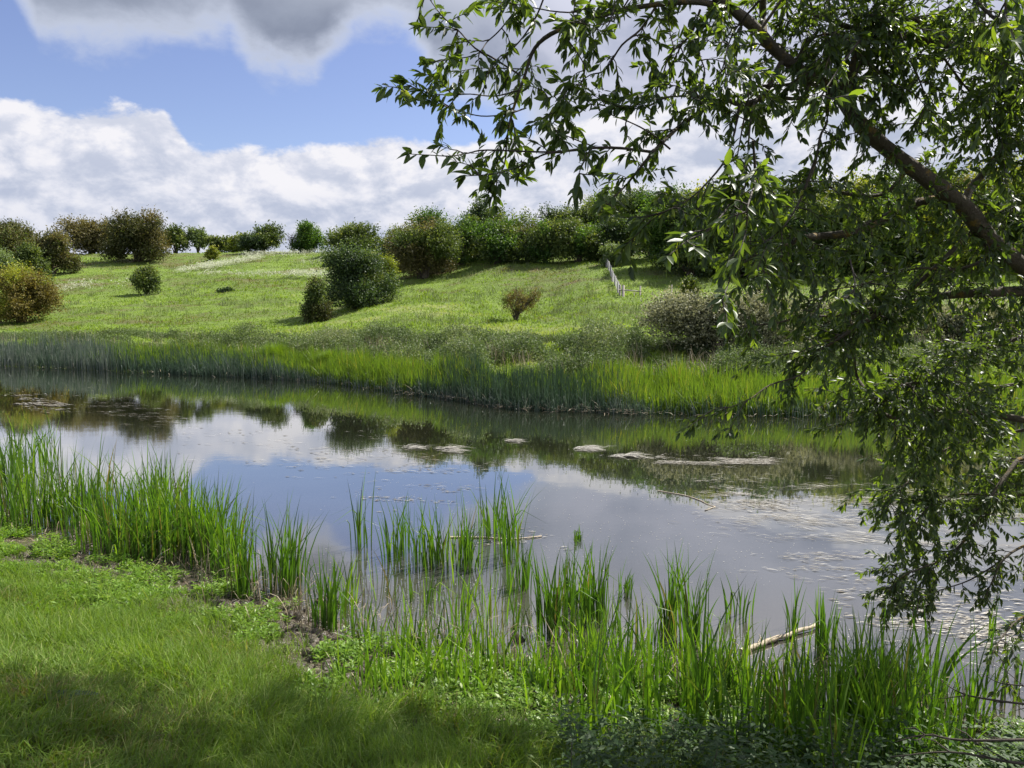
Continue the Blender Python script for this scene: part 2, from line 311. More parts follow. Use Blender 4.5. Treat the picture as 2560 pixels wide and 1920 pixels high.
FIELD = [(0.0, (.20, .15, .07)), (.2, (.16, .17, .05)), (.5, (.16, .235, .036)), (.75, (.20, .30, .032)), (1.0, (.30, .34, .11))]
M = dict(
 field=leaf_mat('meadow_grass', FIELD, .40, .6, .2, (1.2, 1.25, .5)),
 lawn=leaf_mat('lawn_grass', [(0, (.30, .26, .12)), (.12, (.17, .19, .05)), (.45, (.11, .20, .025)), (.8, (.20, .30, .040)), (1, (.36, .40, .14))], .48, .5, .25, (1.25, 1.3, .4)),
 reed=leaf_mat('reed_leaf', [(0, (.19, .14, .07)), (.08, (.13, .13, .045)), (.2, (.05, .09, .02)), (.4, (.055, .115, .02)), (.7, (.105, .20, .024)), (1, (.20, .29, .035))], .45, .38, .45, (1.3, 1.5, .4)),
 far_reed=leaf_mat('far_reed_leaf', [(0, (.10, .15, .03)), (.5, (.135, .22, .030)), (.9, (.20, .27, .035)), (1, (.34, .30, .07))], .45, .5, .3, (1.2, 1.3, .4)),
 rush=leaf_mat('rush_stem', [(0, (.035, .06, .03)), (.4, (.055, .10, .055)), (.7, (.10, .14, .10)), (1, (.20, .22, .19))], .25, .55, .3, (1, 1.1, .8)),
 herb=leaf_mat('marsh_herb', [(0, (0.069, 0.092, 0.023)), (.4, (0.098, 0.196, 0.021)), (.8, (0.172, 0.299, 0.025)), (1, (0.241, 0.310, 0.046))], .42, .45, .4, (1.2, 1.3, .4)),
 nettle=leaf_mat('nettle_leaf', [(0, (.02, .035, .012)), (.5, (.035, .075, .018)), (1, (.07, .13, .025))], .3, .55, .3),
 scrub=leaf_mat('bramble_leaf', [(0, (0.078, 0.095, 0.038)), (.5, (0.129, 0.182, 0.069)), (1, (0.276, 0.284, 0.155))], .3, .6, .25, (1.1, 1.2, .6)),
 willow=leaf_mat('willow_leaf', [(0, (.036, .052, .030)), (.45, (.062, .095, .040)), (.8, (.13, .175, .050)), (1, (.30, .33, .06))], .45, .42, .38, (2.5, 2.6, .40)),
 brown=leaf_mat('bronze_foliage', [(0, (.055, .060, .025)), (.4, (.135, .125, .052)), (.75, (.22, .185, .080)), (1, (.20, .22, .07))], .3, .6, .25, (1.2, 1.1, .5)),
 bdark=leaf_mat('bronze_green_foliage', [(0, (.036, .052, .018)), (.45, (.085, .092, .034)), (.8, (.14, .128, .048)), (1, (.14, .20, .04))], .3, .6, .25, (1.2, 1.2, .5)),
 orange=leaf_mat('rusty_foliage', [(0, (.08, .075, .024)), (.5, (.17, .145, .042)), (.8, (.26, .215, .065)), (1, (.17, .21, .05))], .35, .6, .2, (1.2, 1.1, .5)),
 green=leaf_mat('hawthorn_foliage', [(0, (.035, .055, .018)), (.5, (.095, .14, .038)), (.8, (.18, .225, .055)), (1, (.30, .32, .11))], .36, .55, .3),
 bright=leaf_mat('fresh_foliage', [(0, (.03, .065, .016)), (.5, (.075, .15, .03)), (.8, (.13, .22, .035)), (1, (.22, .28, .07))], .4, .55, .3),
 dark=leaf_mat('dark_foliage', [(0, (0.028, 0.046, 0.019)), (.5, (0.054, 0.092, 0.034)), (.85, (0.108, 0.169, 0.054)), (1, (0.216, 0.308, 0.046))], .28, .55, .3),
 pale=leaf_mat('pale_foliage', [(0, (0.092, 0.123, 0.054)), (.5, (0.154, 0.216, 0.085)), (1, (0.262, 0.323, 0.139))], .35, .6, .25),
 yellow=leaf_mat('yellow_green_foliage', [(0, (0.105, 0.135, 0.030)), (.5, (0.209, 0.254, 0.041)), (1, (0.419, 0.404, 0.075))], .4, .55, .25),
 bloom=leaf_mat('blackthorn_foliage', [(0, (.035, .042, .022)), (.34, (.055, .07, .035)), (.48, (.20, .21, .11)), (1, (.46, .45, .28))], .25, .65, .25, (1.1, 1.1, .8)),
 white=leaf_mat('white_flower', [(0, (.45, .48, .30)), (.5, (.60, .62, .45)), (1, (.75, .75, .62))], .3, .6, .2, (1, 1, 1)),
 straw=leaf_mat('dead_stem', [(0, (.20, .15, .09)), (.5, (.36, .30, .20)), (1, (.52, .48, .38))], .1, .6, .3, (1, 1, 1)),
 scum=leaf_mat('floating_weed', [(0, (.12, .09, .05)), (.5, (.28, .26, .21)), (1, (.50, .48, .43))], .05, .5, .4, (1, 1, 1)),
 dock=leaf_mat('thistle_leaf', [(0, (.03, .05, .03)), (1, (.07, .11, .065))], .2, .5, .3),
 bark=solid_mat('willow_bark', [(0, (.030, .024, .016)), (.42, (.075, .060, .038)), (.56, (.085, .072, .045)), (.64, (.20, .13, .03)), (1, (.26, .17, .035))], 11, .9, 1.0, 38, 8),
 twig=solid_mat('twig_bark', [(0, (.030, .022, .016)), (.6, (.06, .045, .030)), (1, (.12, .09, .05))], 20, .8, .3, 80),
 wood=solid_mat('scrub_wood', [(0, (.03, .025, .02)), (1, (.14, .11, .08))], 5, .9, .5, 30),
 post=solid_mat('fence_timber', [(0, (.24, .21, .18)), (1, (.42, .38, .33))], 6, .85, .4, 40),
 wire=solid_mat('fence_wire', [(0, (.30, .31, .31)), (1, (.45, .45, .44))], 6, .5, .1, 40),
 log=solid_mat('bleached_wood', [(0, (.25, .19, .12)), (.5, (.46, .38, .27)), (1, (.62, .55, .43))], 14, .7, .5, 70),
)
# ground materials
def ground_mat(name, near):
    m = bpy.data.materials.new(name); m.use_nodes = True; t = NT(m.node_tree); t.n.clear()
    g = t.n.new('ShaderNodeNewGeometry'); pos = g.outputs['Position']
    a = t.n.new('ShaderNodeAttribute'); a.attribute_name = 'tint'; v = a.outputs['Fac']
    if near:
        n1 = t.noise(pos, 9, 8, .62)
        mud = t.ramp(n1, [(.3, (.030, .024, .016)), (.5, (.075, .060, .040)), (.7, (.15, .125, .09))])
        soil = t.ramp(t.noise(pos, 14, 6), [(.3, (.015, .020, .008)), (.7, (.045, .05, .02))])
        c = t.mix(v, mud, soil)
        rough = t.m('ADD', .28, t.m('MULTIPLY', v, .5)); h = t.m('ADD', n1, t.m('MULTIPLY', t.noise(pos, 45, 5), .4)); st, di = .9, .05
    else:
        c = t.ramp(t.m('ADD', v, t.m('MULTIPLY', t.m('SUBTRACT', t.noise(pos, 2.2, 7, .7), .5), .5)), [(p, tuple(x*.8 for x in q)) for p, q in FIELD])
        rough = .9; h = t.noise(pos, 4, 8, .7); st, di = 1.0, .25
    p = t.n.new('ShaderNodeBsdfPrincipled'); t.put(p.inputs['Base Color'], c); t.put(p.inputs['Roughness'], rough); p.inputs['Specular IOR Level'].default_value = .3
    b = t.n.new('ShaderNodeBump'); b.inputs['Strength'].default_value = st; b.inputs['Distance'].default_value = di
    t.put(b.inputs['Height'], h); t.l.new(b.outputs[0], p.inputs['Normal'])
    o = t.n.new('ShaderNodeOutputMaterial'); t.l.new(p.outputs[0], o.inputs[0]); return m
M['near'] = ground_mat('bank_soil', True); M['hill'] = ground_mat('meadow_soil', False)

wm = bpy.data.materials.new('river_water'); wm.use_nodes = True; t = NT(wm.node_tree); t.n.clear()
g = t.n.new('ShaderNodeNewGeometry'); pos = g.outputs['Position']; px_, py_, _ = t.sep(pos)
a = t.n.new('ShaderNodeAttribute'); a.attribute_name = 'tint'      # rises towards the near bank: grey paints in sky reflection, then brown silt
silt_sky = t.m('ADD', a.outputs['Fac'], t.m('MULTIPLY', t.m('SUBTRACT', t.noise(pos, 1.0, 5), .5), .22), clamp=True)
wc = t.ramp(silt_sky, [(.0, (.018, .020, .011)), (.35, (.026, .030, .028)), (.62, (.050, .054, .054)), (.82, (.054, .052, .045)), (1.0, (.054, .046, .034))])
p = t.n.new('ShaderNodeBsdfPrincipled'); t.put(p.inputs['Base Color'], wc); p.inputs['Roughness'].default_value = .012; p.inputs['IOR'].default_value = 1.85
rip = t.noise(t.vm('MULTIPLY', pos, (1.0, 2.2, 1)), 1.1, 3, .5)
rip2 = t.noise(t.vm('MULTIPLY', pos, (1.0, 1.7, 1)), 7.0, 4, .55)
msk = t.ss(t.noise(pos, .16, 2), .42, .62)
b = t.n.new('ShaderNodeBump'); b.inputs['Strength'].default_value = 1.0; b.inputs['Distance'].default_value = 1.0
t.put(b.inputs['Height'], t.m('ADD', t.m('MULTIPLY', rip, .0006), t.m('MULTIPLY', t.m('MULTIPLY', rip2, .00035), t.m('ADD', msk, .25))))
t.l.new(b.outputs[0], p.inputs['Normal']); t.l.new(b.outputs[0], p.inputs['Coat Normal'])
p.inputs['Coat Weight'].default_value = 1.0; p.inputs['Coat Roughness'].default_value = 0.01; p.inputs['Coat IOR'].default_value = 1.33
o = t.n.new('ShaderNodeOutputMaterial'); t.l.new(p.outputs[0], o.inputs[0]); M['water'] = wm

# ------------------------------------------------------------------ setting
def grid(xs, ys, H, T, name, mat, polar=False):
    A, B = np.meshgrid(xs, ys, indexing='ij'); Xg = A*B if polar else A
    Zg = H(Xg, B); V = np.stack([Xg, B, Zg], -1).reshape(-1, 3)
    i, j = np.meshgrid(np.arange(len(xs)-1), np.arange(len(ys)-1), indexing='ij'); n = len(ys)
    f = np.stack([i*n+j, (i+1)*n+j, (i+1)*n+j+1, i*n+j+1], -1).reshape(-1, 4)
    mb = MB(); mb.add(V, f, T(V[:, 0], V[:, 1])); return mb.build(name, mat, smooth=True)
def lawn_mask(x, y):
    dd = dist_n(x, y); e = 1.2+.7*(fbm(np.asarray(x)*1.6, np.asarray(y)*1.6, 41)-.5)-.35*np.clip((np.asarray(x)+2.)*.8, 0, 1)+np.clip((np.asarray(x)-.9)*.8, 0, 2)
    return np.clip((dd-e)/.25+.5, 0, 1)
xs = np.concatenate([-np.geomspace(400, 8.2, 30), np.arange(-8, 6.01, .07), np.geomspace(6.3, 400, 30)])
ys = np.concatenate([[-300, -120, -50, -20, -10, -5, -2, 0, 1], np.arange(1.5, 13, .07), np.geomspace(13.2, 140, 60)])
tag(grid(xs, ys, lambda x, y: np.where(dist_n(x, y) < -5.5, -1.3, H_near(x, y)), lawn_mask, 'ground', M['near']), 'grassy near bank sloping down to the muddy water edge', 'ground', kind='structure')
def field_tint(x, y):
    u = x/np.maximum(y, 1)
    v = .56+.8*(fbm(x*.09, y*.16, 51)-.5)+.9*(fbm(x*.45, y*.8, 52)-.5)+.4*(fbm(x*1.7, y*2.5, 53)-.5)
    v = v+.10*np.clip((55-y)/20, 0, 1)-.10*np.clip((y-95)/30, 0, 1)
    return np.clip(v, 0, 1)
us = np.concatenate([np.linspace(-3, -.9, 12), np.arange(-.88, .88, .006), np.linspace(.9, 3, 12)])
ds = np.concatenate([np.arange(15, 70, .35), np.arange(70, 140, .8), np.geomspace(142, 2500, 24)])
tag(grid(us, ds, H_far, field_tint, 'hill', M['hill'], polar=True), 'green meadow hillside rising beyond the river', 'hill', kind='structure')
xs = np.concatenate([-np.geomspace(900, 12, 20), np.arange(-11.5, 9, .25), np.geomspace(9.5, 900, 20)]); ys = np.concatenate([[-400, -50, 0], np.arange(2, 24, .25), np.geomspace(25, 300, 14)])
def wt(x, y): return np.clip(1-(-dist_n(x, y)-.2)/7.5, 0, 1)
tag(grid(xs, ys, lambda x, y: x*0, wt, 'water', M['water']), 'still river reflecting the hedge and the clouds', 'water', kind='structure')

# ------------------------------------------------------------------ meadow grass on the hill (uncountable)
def meadow():
    r = rs; n = 330000
    D = 22*(135/22)**r.rand(n); u = r.uniform(-.80, .80, n)
    x = u*D; ok = (D-shore_f(u) > 2.2); x, y = x[ok], D[ok]
    clump = fbm(x*1.1, y*1.1, 61); keep = r.rand(len(x)) < np.clip(.35+clump*1.0, 0, 1); x, y = x[keep], y[keep]; clump = clump[keep]
    z = H_far(x, y)-.02; P = np.stack([x, y, z], -1); k = len(P)
    tall = np.clip((fbm(x*.16, y*.3, 62)-.4)*3, 0, 1)
    L = (.08+.16*r.rand(k)**1.5+.14*tall)*(.6+.6*clump); w = .020+.0010*y
    tn = np.clip(field_tint(x, y)+r.normal(0, .12, k)+.12*(L-.25), 0, 1)
    mb = MB(); ribbons(mb, P, L, w, r.uniform(.3, 1.25, k), r.uniform(0, 6.28, k), tn, seg=2)
    return mb.build('meadow_grass', M['field'])
tag(meadow(), 'rough green meadow grass covering the hillside', 'grass', kind='stuff')
def tufts():
    # pale flowering grasses and brown dead tufts
    r = rs; px = r.uniform(0, 1024, 2600); py = r.uniform(258, 345, 2600); P, ok = hit_far(px, py); P = P[ok]
    k = fbm(P[:, 0]*.2, P[:, 1]*.4, 71) > .55; P = P[k]; P = np.repeat(P, 14, 0); P[:, :2] += r.normal(0, .25, (len(P), 2)); P[:, 2] = H_far(P[:, 0], P[:, 1])
    mb = MB(); n = len(P); ribbons(mb, P, r.uniform(.25, .6, n), .010+.00035*P[:, 1], r.uniform(.1, .6, n), r.uniform(0, 6.28, n), r.uniform(0, 1, n), seg=2)
    return mb.build('seeding_grass', M['scrub'])
tag(tufts(), 'thin pale seed heads of taller grass on the slope', 'grass', kind='stuff')
def parsley():
    r = rs; pts = []
    def band(x0, y0, x1, y1, th, n, cl=.5):
        s = r.rand(n); pts.append(np.stack([x0+(x1-x0)*s+r.normal(0, 2, n), y0+(y1-y0)*s+r.normal(0, th, n)], -1))
    band(178, 274, 215, 267, 1.4, 900); band(205, 270, 262, 259, 1.7, 2600); band(195, 277, 345, 279, 1.2, 1000); band(290, 278, 342, 278, 1.5, 900)
    band(240, 257, 345, 255, 1.5, 1800); band(48, 293, 90, 288, 1.5, 450); band(90, 290, 160, 283, 2, 250); band(300, 263, 330, 265, 3, 200)
    Q = np.concatenate(pts); Q = Q[r.rand(len(Q)) < .55]; P, ok = hit_far(Q[:, 0], Q[:, 1]); P = P[ok]
    keep = (fbm(P[:, 0]*.7, P[:, 1]*.4, 72) > .48) | (r.rand(len(P)) < .3); P = P[keep]; n = len(P); h = r.uniform(.35, .75, n); mb = MB()
    for k in range(4):
        C = P+np.stack([r.normal(0, .10, n), r.normal(0, .10, n), h+r.normal(0, .06, n)], -1)
        dd = np.stack([r.normal(size=n), r.normal(size=n), r.normal(0, .5, n)], -1)
        cards(mb, C, dd, np.array([[0, -.35, 1.]])+r.normal(0, .5, (n, 3)), .10, .09, r.rand(n))
    o = mb.build('flowers', M['white']); return o
tag(parsley(), 'drifts of small creamy white cow parsley flowers on the upper slope', 'flowers', kind='stuff')

# ------------------------------------------------------------------ shrubs and trees
def make_bush(name, label, px, D, hw, top, mat, cat='bush', group=None, style='round', base=None, dens=1.15, depth=.9, lobes=9, leaf=None, seed=0, floor=0.03, lean=0.0, tmul=1.0, two=None, tilt=0.):
    r = np.random.RandomState(1000+seed*17+int(px)); mp = F/D
    x0 = pxw(px, D); z0 = float(H_far(x0, D))
    if base is not None: z0 = min(z0, float(at(px, base, D)[2])+.0) if base == 'px' else z0
    zt = float(at(px, top, D)[2]); h = max(zt-z0, .4); rx = hw/mp; ry = rx*depth
    root = empty(name, (x0, D, z0-.05), label, cat, group)
    lf = leaf or max(.085, 1.9/mp)
    # lobes
    C = []; Rr = []
    nl = int(lobes*(1.9 if style == 'round' else 1.5))
    for i in range(nl):
        th = 6.283*(i*.618+r.rand()*.3); rad = math.sqrt((i+.5)/nl)*.72
        if style == 'cone': zz = r.uniform(.15, .85); rad = rad*(1.05-zz)*.95; lr = .30*(1.15-zz)
        elif style == 'tree': zz = r.uniform(.42, .86); lr = r.uniform(.20, .32); rad = rad*1.05*(1.15-abs(zz-.55))
        elif style == 'flat': zz = r.uniform(.3, .75); lr = r.uniform(.22, .34); rad *= 1.15
        elif style == 'sparse': zz = r.uniform(.35, .9); lr = r.uniform(.12, .22)
        else: zz = r.uniform(.12, .84); lr = r.uniform(.13, .31); rad *= 1.12*math.sqrt(max(.06, 1-((zz-.34)/.60)**2))
        C.append((math.cos(th)*rad*rx+lean*zz*rx, math.sin(th)*rad*ry, zz*h)); Rr.append(lr)
    C = np.array(C); Rr = np.array(Rr); RX = Rr*rx*1.15; RZ = Rr*h*.72*(1 if style != 'flat' else 1.1)
    lt = r.uniform(-.24, .24, nl)
    # sprays
    area = (hw*2)*(h*mp); n = int(area*1.15*dens*(2.4/(lf*mp))**1.2)+60; n = min(n, 9000)
    li = r.choice(nl, n, p=(Rr**1.6)/np.sum(Rr**1.6)); dd = rdir(n, r); dd[:, 2] = dd[:, 2]*.8+.22; dd = norm(dd)
    rr = np.where(r.rand(n) < .2, r.uniform(.25, .7, n), r.uniform(.72, 1.06, n))*(1+.40*(vnoise(dd[:, 0]*5+li*3.1, dd[:, 2]*5+dd[:, 1]*4, 5)-.5)*2)
    O = C[li]+dd*rr[:, None]*np.stack([RX[li], RX[li]*depth, RZ[li]], -1)
    Ls = (.20 if style in ('round', 'flat', 'tree', 'cone') else .16)*min(h, rx*2)*r.uniform(.3, 1.3, n)+lf*.5
    Ls = Ls*np.where(r.rand(n) < .06, 1.5, 1)
    sd = norm(dd+rdir(n, r)*.55+np.array([0, 0, .25 if tilt == 0 else tilt]))
    mb = MB(); mb2 = MB(); K = 6
    pick = (two is not None) & (vnoise(O[:, 0]*.9/rx*2.2+9, O[:, 2]/h*4, 77+seed) > .62) if two else np.zeros(n, bool)
    for k in range(K):
        P = O+sd*(Ls*k/K)[:, None]+rdir(n, r)*lf*.45
        ok = P[:, 2] > floor*h
        d2 = norm(sd*.5+rdir(n, r)*.9); nn = norm(dd*.4+rdir(n, r)+np.array([0, 0, .5]))
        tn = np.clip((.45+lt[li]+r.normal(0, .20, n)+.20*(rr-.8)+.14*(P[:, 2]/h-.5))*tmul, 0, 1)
        s_ = lf*r.uniform(.6, 1.25, n)
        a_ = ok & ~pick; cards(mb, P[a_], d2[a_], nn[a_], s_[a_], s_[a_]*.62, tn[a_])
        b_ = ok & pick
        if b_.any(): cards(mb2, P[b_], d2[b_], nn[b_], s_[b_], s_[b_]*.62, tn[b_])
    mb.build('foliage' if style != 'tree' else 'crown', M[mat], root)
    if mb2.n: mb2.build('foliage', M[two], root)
    # wood
    wb = MB(); nst = 2 if style == 'tree' else 4
    for i in range(min(nl, 16)):
        c = C[i]; st = np.array([r.normal(0, .06*rx), r.normal(0, .06*rx), 0.0])
        mid = st*.5+c*np.array([.35, .35, .5]); e = c+np.array([0, 0, RZ[i]*.6])
        b0 = max(.02, .022*h)*(1.3 if i < nst else .8)
        tube(wb, smooth_path([st, mid, c, e], 3), np.linspace(b0, b0*.15, 10), 5)
    if style == 'sparse':
        for i in range(60):
            c = C[r.randint(nl)]; e = c+rdir(1, r)[0]*np.array([rx, ry, h])*.4+np.array([.15*rx, 0, .1*h]); tube(wb, [c*np.array([.5, .5, .6]), c, e], [.02, .014, .004], 4)
    wb.build('trunk' if style == 'tree' else 'stems', M['wood'], root)
    return root
HG = 'shrubs and trees along the hilltop skyline'; HD = 'trees of the dense hedgerow on the right hilltop'; FD = 'bushes scattered over the open meadow'
B = make_bush; k = 0
specs = [
 # name, label, px, D, hw, top, mat, kw
 ('hawthorn_bush', 'tall dark bronze hawthorn behind the pale shrubs at the far left of the meadow', 16, 108, 26, 221, 'bdark', dict(group=HG, dens=1.2, two='green')),
 ('hawthorn_bush', 'broad bronze-brown bush leaning over the slope, right of the small pale shrub', 54, 98, 22, 236, 'bdark', dict(group=HG, dens=1.2, two='brown')),
 ('pale_shrub', 'pale grey-green shrub cut by the left edge of the photo', 2, 86, 17, 250, 'pale', dict(group=FD)),
 ('pale_shrub', 'small fresh green shrub below the bronze hawthorns at far left', 33, 88, 15, 246, 'green', dict(group=FD)),
 ('rusty_bush', 'rusty orange rounded bush low on the slope above the grey reeds at far left', 20, 60, 31, 268, 'orange', dict(group=FD, dens=1.2, two='yellow', lobes=12)),
 ('hawthorn_bush', 'wide flat-topped bronze bush on the skyline, left of the big round one', 94, 128, 29, 220, 'brown', dict(group=HG, style='flat', lobes=12, dens=1.2)),
 ('hawthorn_bush', 'largest round bronze and green bush on the left skyline, casting a shadow to its left', 140, 113, 30, 217, 'bdark', dict(group=FD, dens=1.35, two='brown', lobes=13)),
 ('green_shrub', 'small upright green bush alone in mid meadow, lighter at its top', 147, 80, 13, 268, 'green', dict(group=FD, style='round', lobes=8, dens=1.1)),
 ('green_shrub', 'tiny low dark green bush alone in mid meadow', 224, 77, 10, 289, 'dark', dict(group=FD, lobes=5)),
 ('skyline_tree', 'rounded green tree just right of the big bronze bush on the skyline', 178, 130, 13, 229, 'green', dict(group=HG, cat='tree', style='tree')),
 ('skyline_tree', 'slender narrow tree with a thin neck on the skyline', 200, 131, 8, 229, 'pale', dict(group=HG, cat='tree', style='tree', lobes=7)),
 ('skyline_tree', 'low wide green tree right of the slender skyline tree', 222, 130, 12, 238, 'green', dict(group=HG, cat='tree', style='tree')),
 ('yellow_shrub', 'small yellow-green shrub just below the skyline beside the white flowers', 214, 112, 8, 247, 'yellow', dict(group=FD, style='cone', lobes=6)),
 ('skyline_tree', 'yellowish green tree tucked against the left side of the dark rounded one', 242, 128, 13, 235, 'yellow', dict(group=HG, cat='tree', tmul=.6)),
 ('hawthorn_bush', 'dark green dome-shaped tree between yellowish tree and the bare dead tree', 264, 122, 22, 226, 'dark', dict(group=HG, cat='tree', dens=1.2, two='green', lobes=11)),
 ('skyline_tree', 'bright green pointed tree right of the bare dead tree on the skyline', 308, 123, 17, 223, 'bright', dict(group=HG, cat='tree', dens=1.1, lobes=11)),
 ('skyline_tree', 'wide flat green tree on the skyline behind the dark meadow bush', 358, 112, 31, 226, 'green', dict(group=HG, cat='tree', style='round', dens=1.2, lobes=14)),
 ('hawthorn_bush', 'biggest bush of the slope, bronze top over green, below the hedgerow', 424, 66, 40, 226, 'brown', dict(group=FD, dens=1.1, two='green', lobes=16)),
 ('ivy_bush', 'dark round ivy-covered bush in the middle of the meadow', 356, 55, 37, 251, 'dark', dict(group=FD, dens=1.25, two='green', lobes=14)),
 ('yellow_shrub', 'yellow-green shrub between dark round bush and bronze one', 382, 60, 16, 258, 'yellow', dict(group=FD, tmul=.7)),
 ('conical_shrub', 'small cone-shaped bronze shrub standing at left foot of the dark round bush', 316, 51, 16, 275, 'bdark', dict(group=FD, style='cone', two='green', lobes=12)),
 ('thin_shrub', 'sparse reddish-brown shrub leaning right, alone in the near meadow', 515, 45, 23, 290, 'orange', dict(group=FD, style='sparse', lean=.4, lobes=11, dens=.26, two='green', leaf=.08)),
 ('pale_shrub', 'low pale grey-green shrub in front of the dark hedgerow base', 500, 69, 20, 244, 'pale', dict(group=FD, style='flat', lobes=8)),
 ('pale_shrub', 'pale yellow-green shrub at the uphill end of the wire fence', 612, 62, 13, 244, 'pale', dict(group=FD)),
 ('yellow_shrub', 'upright sapling with yellow top behind the pale blackthorn thicket', 689, 42, 14, 271, 'yellow', dict(group=FD, style='cone', tmul=.8, lobes=10, two='green')),
]
for i, (nm, lb, px, D, hw, top, mt, kw) in enumerate(specs):
    kw.setdefault('cat', 'bush'); B(nm, lb, px, D, hw, top, mt, seed=i, **kw)
hedge = [ # px, D, hw, top, mat, label
 (402, 74, 20, 226, 'green', 'green hedgerow tree rising behind the left shoulder of the bronze bush'),
 (432, 76, 24, 213, 'green', 'light green tree at the left start of the hedgerow behind the bronze bush'),
 (462, 72, 20, 218, 'bright', 'bright rounded tree where the hedgerow meets the bronze bush'),
 (479, 76, 13, 195, 'dark', 'dark tree with a narrow pointed top standing out above the hedgerow'),
 (508, 74, 24, 206, 'green', 'light green tree right of the pointed one in the hedgerow'),
 (497, 68, 20, 222, 'bright', 'fresh green shrub in front of the pointed hedgerow tree'),
 (552, 75, 15, 197, 'dark', 'dark upright tree above the middle of the hedgerow'),
 (530, 69, 16, 228, 'bdark', 'bronze tinged low tree in the middle front of the hedgerow'),
 (545, 66, 20, 224, 'green', 'green rounded shrub in the hedgerow front below the dark upright tree'),
 (580, 74, 24, 203, 'green', 'light green tree between the dark upright tree and the tall right crowns'),
 (578, 66, 22, 222, 'green', 'broad green shrub with yellowish crown at hedgerow front'),
 (604, 76, 24, 192, 'dark', 'tall dark crown behind the hedgerow front near the fence'),
 (612, 67, 20, 218, 'dark', 'dark shadowed hedgerow tree directly above the fence end'),
 (636, 73, 24, 191, 'green', 'tall green crown of the hedgerow half hidden by willow leaves'),
 (650, 66, 24, 216, 'dark', 'dark low hedgerow tree right of the fence end'),
 (672, 78, 26, 186, 'green', 'green crown on the rising skyline behind the first willow twigs'),
 (690, 67, 26, 214, 'dark', 'dark hedgerow tree behind the yellow-topped sapling'),
 (712, 80, 26, 186, 'yellow', 'yellowish crown on the rising skyline behind the willow'),
 (735, 68, 28, 212, 'dark', 'dark hedgerow tree behind the left half of blackthorn thicket'),
 (752, 84, 28, 180, 'green', 'green skyline crown seen under the thick willow limb'),
 (782, 69, 30, 208, 'dark', 'dark hedgerow tree behind the right half of blackthorn thicket'),
 (796, 88, 28, 176, 'bdark', 'bronze skyline crown seen through the willow leaves'),
 (830, 70, 32, 204, 'green', 'green hedgerow tree behind the arching willow branch'),
 (842, 92, 30, 174, 'yellow', 'yellowish skyline crown right of the bronze one'),
 (880, 72, 32, 202, 'green', 'green hedgerow tree behind the long low willow branch'),
 (890, 96, 32, 172, 'dark', 'dark blue-green crown high on the right skyline'),
 (930, 74, 34, 200, 'yellow', 'yellowish hedgerow tree behind the dense willow leaves'),
 (938, 98, 32, 176, 'brown', 'brown bare-looking crown high on the skyline behind the main limb'),
 (985, 76, 36, 198, 'dark', 'dark hedgerow tree below the main willow limb'),
 (990, 98, 34, 168, 'yellow', 'yellow-green crown on the skyline near the right edge'),
 (1035, 78, 34, 192, 'green', 'green hedgerow tree cut by the right edge'),
 (1042, 98, 32, 168, 'green', 'green skyline crown cut by the right edge'),
]
for i, (px, D, hw, top, mt, lb) in enumerate(hedge):
    if px >= 660: D = 56+(D-66)*.35
    B('hedgerow_tree', lb, px, D, hw*1.2, top, mt, cat='tree', group=HD, seed=40+i, dens=.75 if px < 700 else .5, lobes=11, two={'green': 'bright', 'dark': 'green', 'yellow': 'green', 'bright': 'green', 'bdark': 'green', 'brown': 'green'}[mt], floor=.0, leaf=.20 if px < 700 else .26)
TH = 'blackthorn thickets above the right reeds'
B('blackthorn_thicket', 'sprawling buff-topped blackthorn thicket, dark beneath, right of the fence', 720, 29.5, 72, 293, 'bloom', cat='bush', group=TH, style='flat', lobes=22, depth=.55, dens=.95, tmul=1.3, leaf=.10, seed=90, floor=.0)
B('blackthorn_thicket', 'second buff blackthorn thicket hidden behind the lower willow leaves', 845, 30.5, 70, 300, 'bloom', cat='bush', group=TH, style='flat', lobes=18, depth=.5, dens=.7, tmul=1.3, leaf=.12, seed=91, floor=.0)
B('blackthorn_thicket', 'buff blackthorn thicket running out at the right edge behind the willow', 975, 30.5, 74, 302, 'bloom', cat='bush', group=TH, style='flat', lobes=16, depth=.5, dens=.55, tmul=1.3, leaf=.14, seed=92, floor=.0)
B('green_shrub', 'small green bush on the slope between thicket and hedgerow behind willow', 758, 44, 12, 283, 'green', cat='bush', group=FD, seed=93)
def dead_tree():
    D = 123; x0 = pxw(294, D); z0 = float(H_far(x0, D)); o = empty('dead_tree', (x0, D, z0), 'bare leafless tree between dark dome tree and bright pointed tree on the skyline', 'tree', HG)
    tr = MB(); br = MB(); r = np.random.RandomState(5)
    tube(tr, smooth_path([(0, 0, 0), (.1, 0, .8), (-.1, 0, 1.6), (.3, 0, 2.4)], 3), np.linspace(.14, .05, 10), 6); tr.build('trunk', M['wood'], o)
    for i in range(22):
        a = r.uniform(-1.3, 1.3); L = r.uniform(.8, 2.0); s = np.array([r.normal(0, .08), 0, r.uniform(.6, 2.3)]); e = s+np.array([math.sin(a)*L, r.normal(0, .6), abs(math.cos(a))*L*.8])
        tube(br, smooth_path([s, (s+e)/2+r.normal(0, .12, 3), e], 3), np.linspace(.05, .015, 7), 4)
        m = (s+e)/2; tube(br, [m, m+r.normal(0, .35, 3)+np.array([0, 0, .35])], [.03, .012], 4)
    br.build('branches', M['wood'], o)
dead_tree()

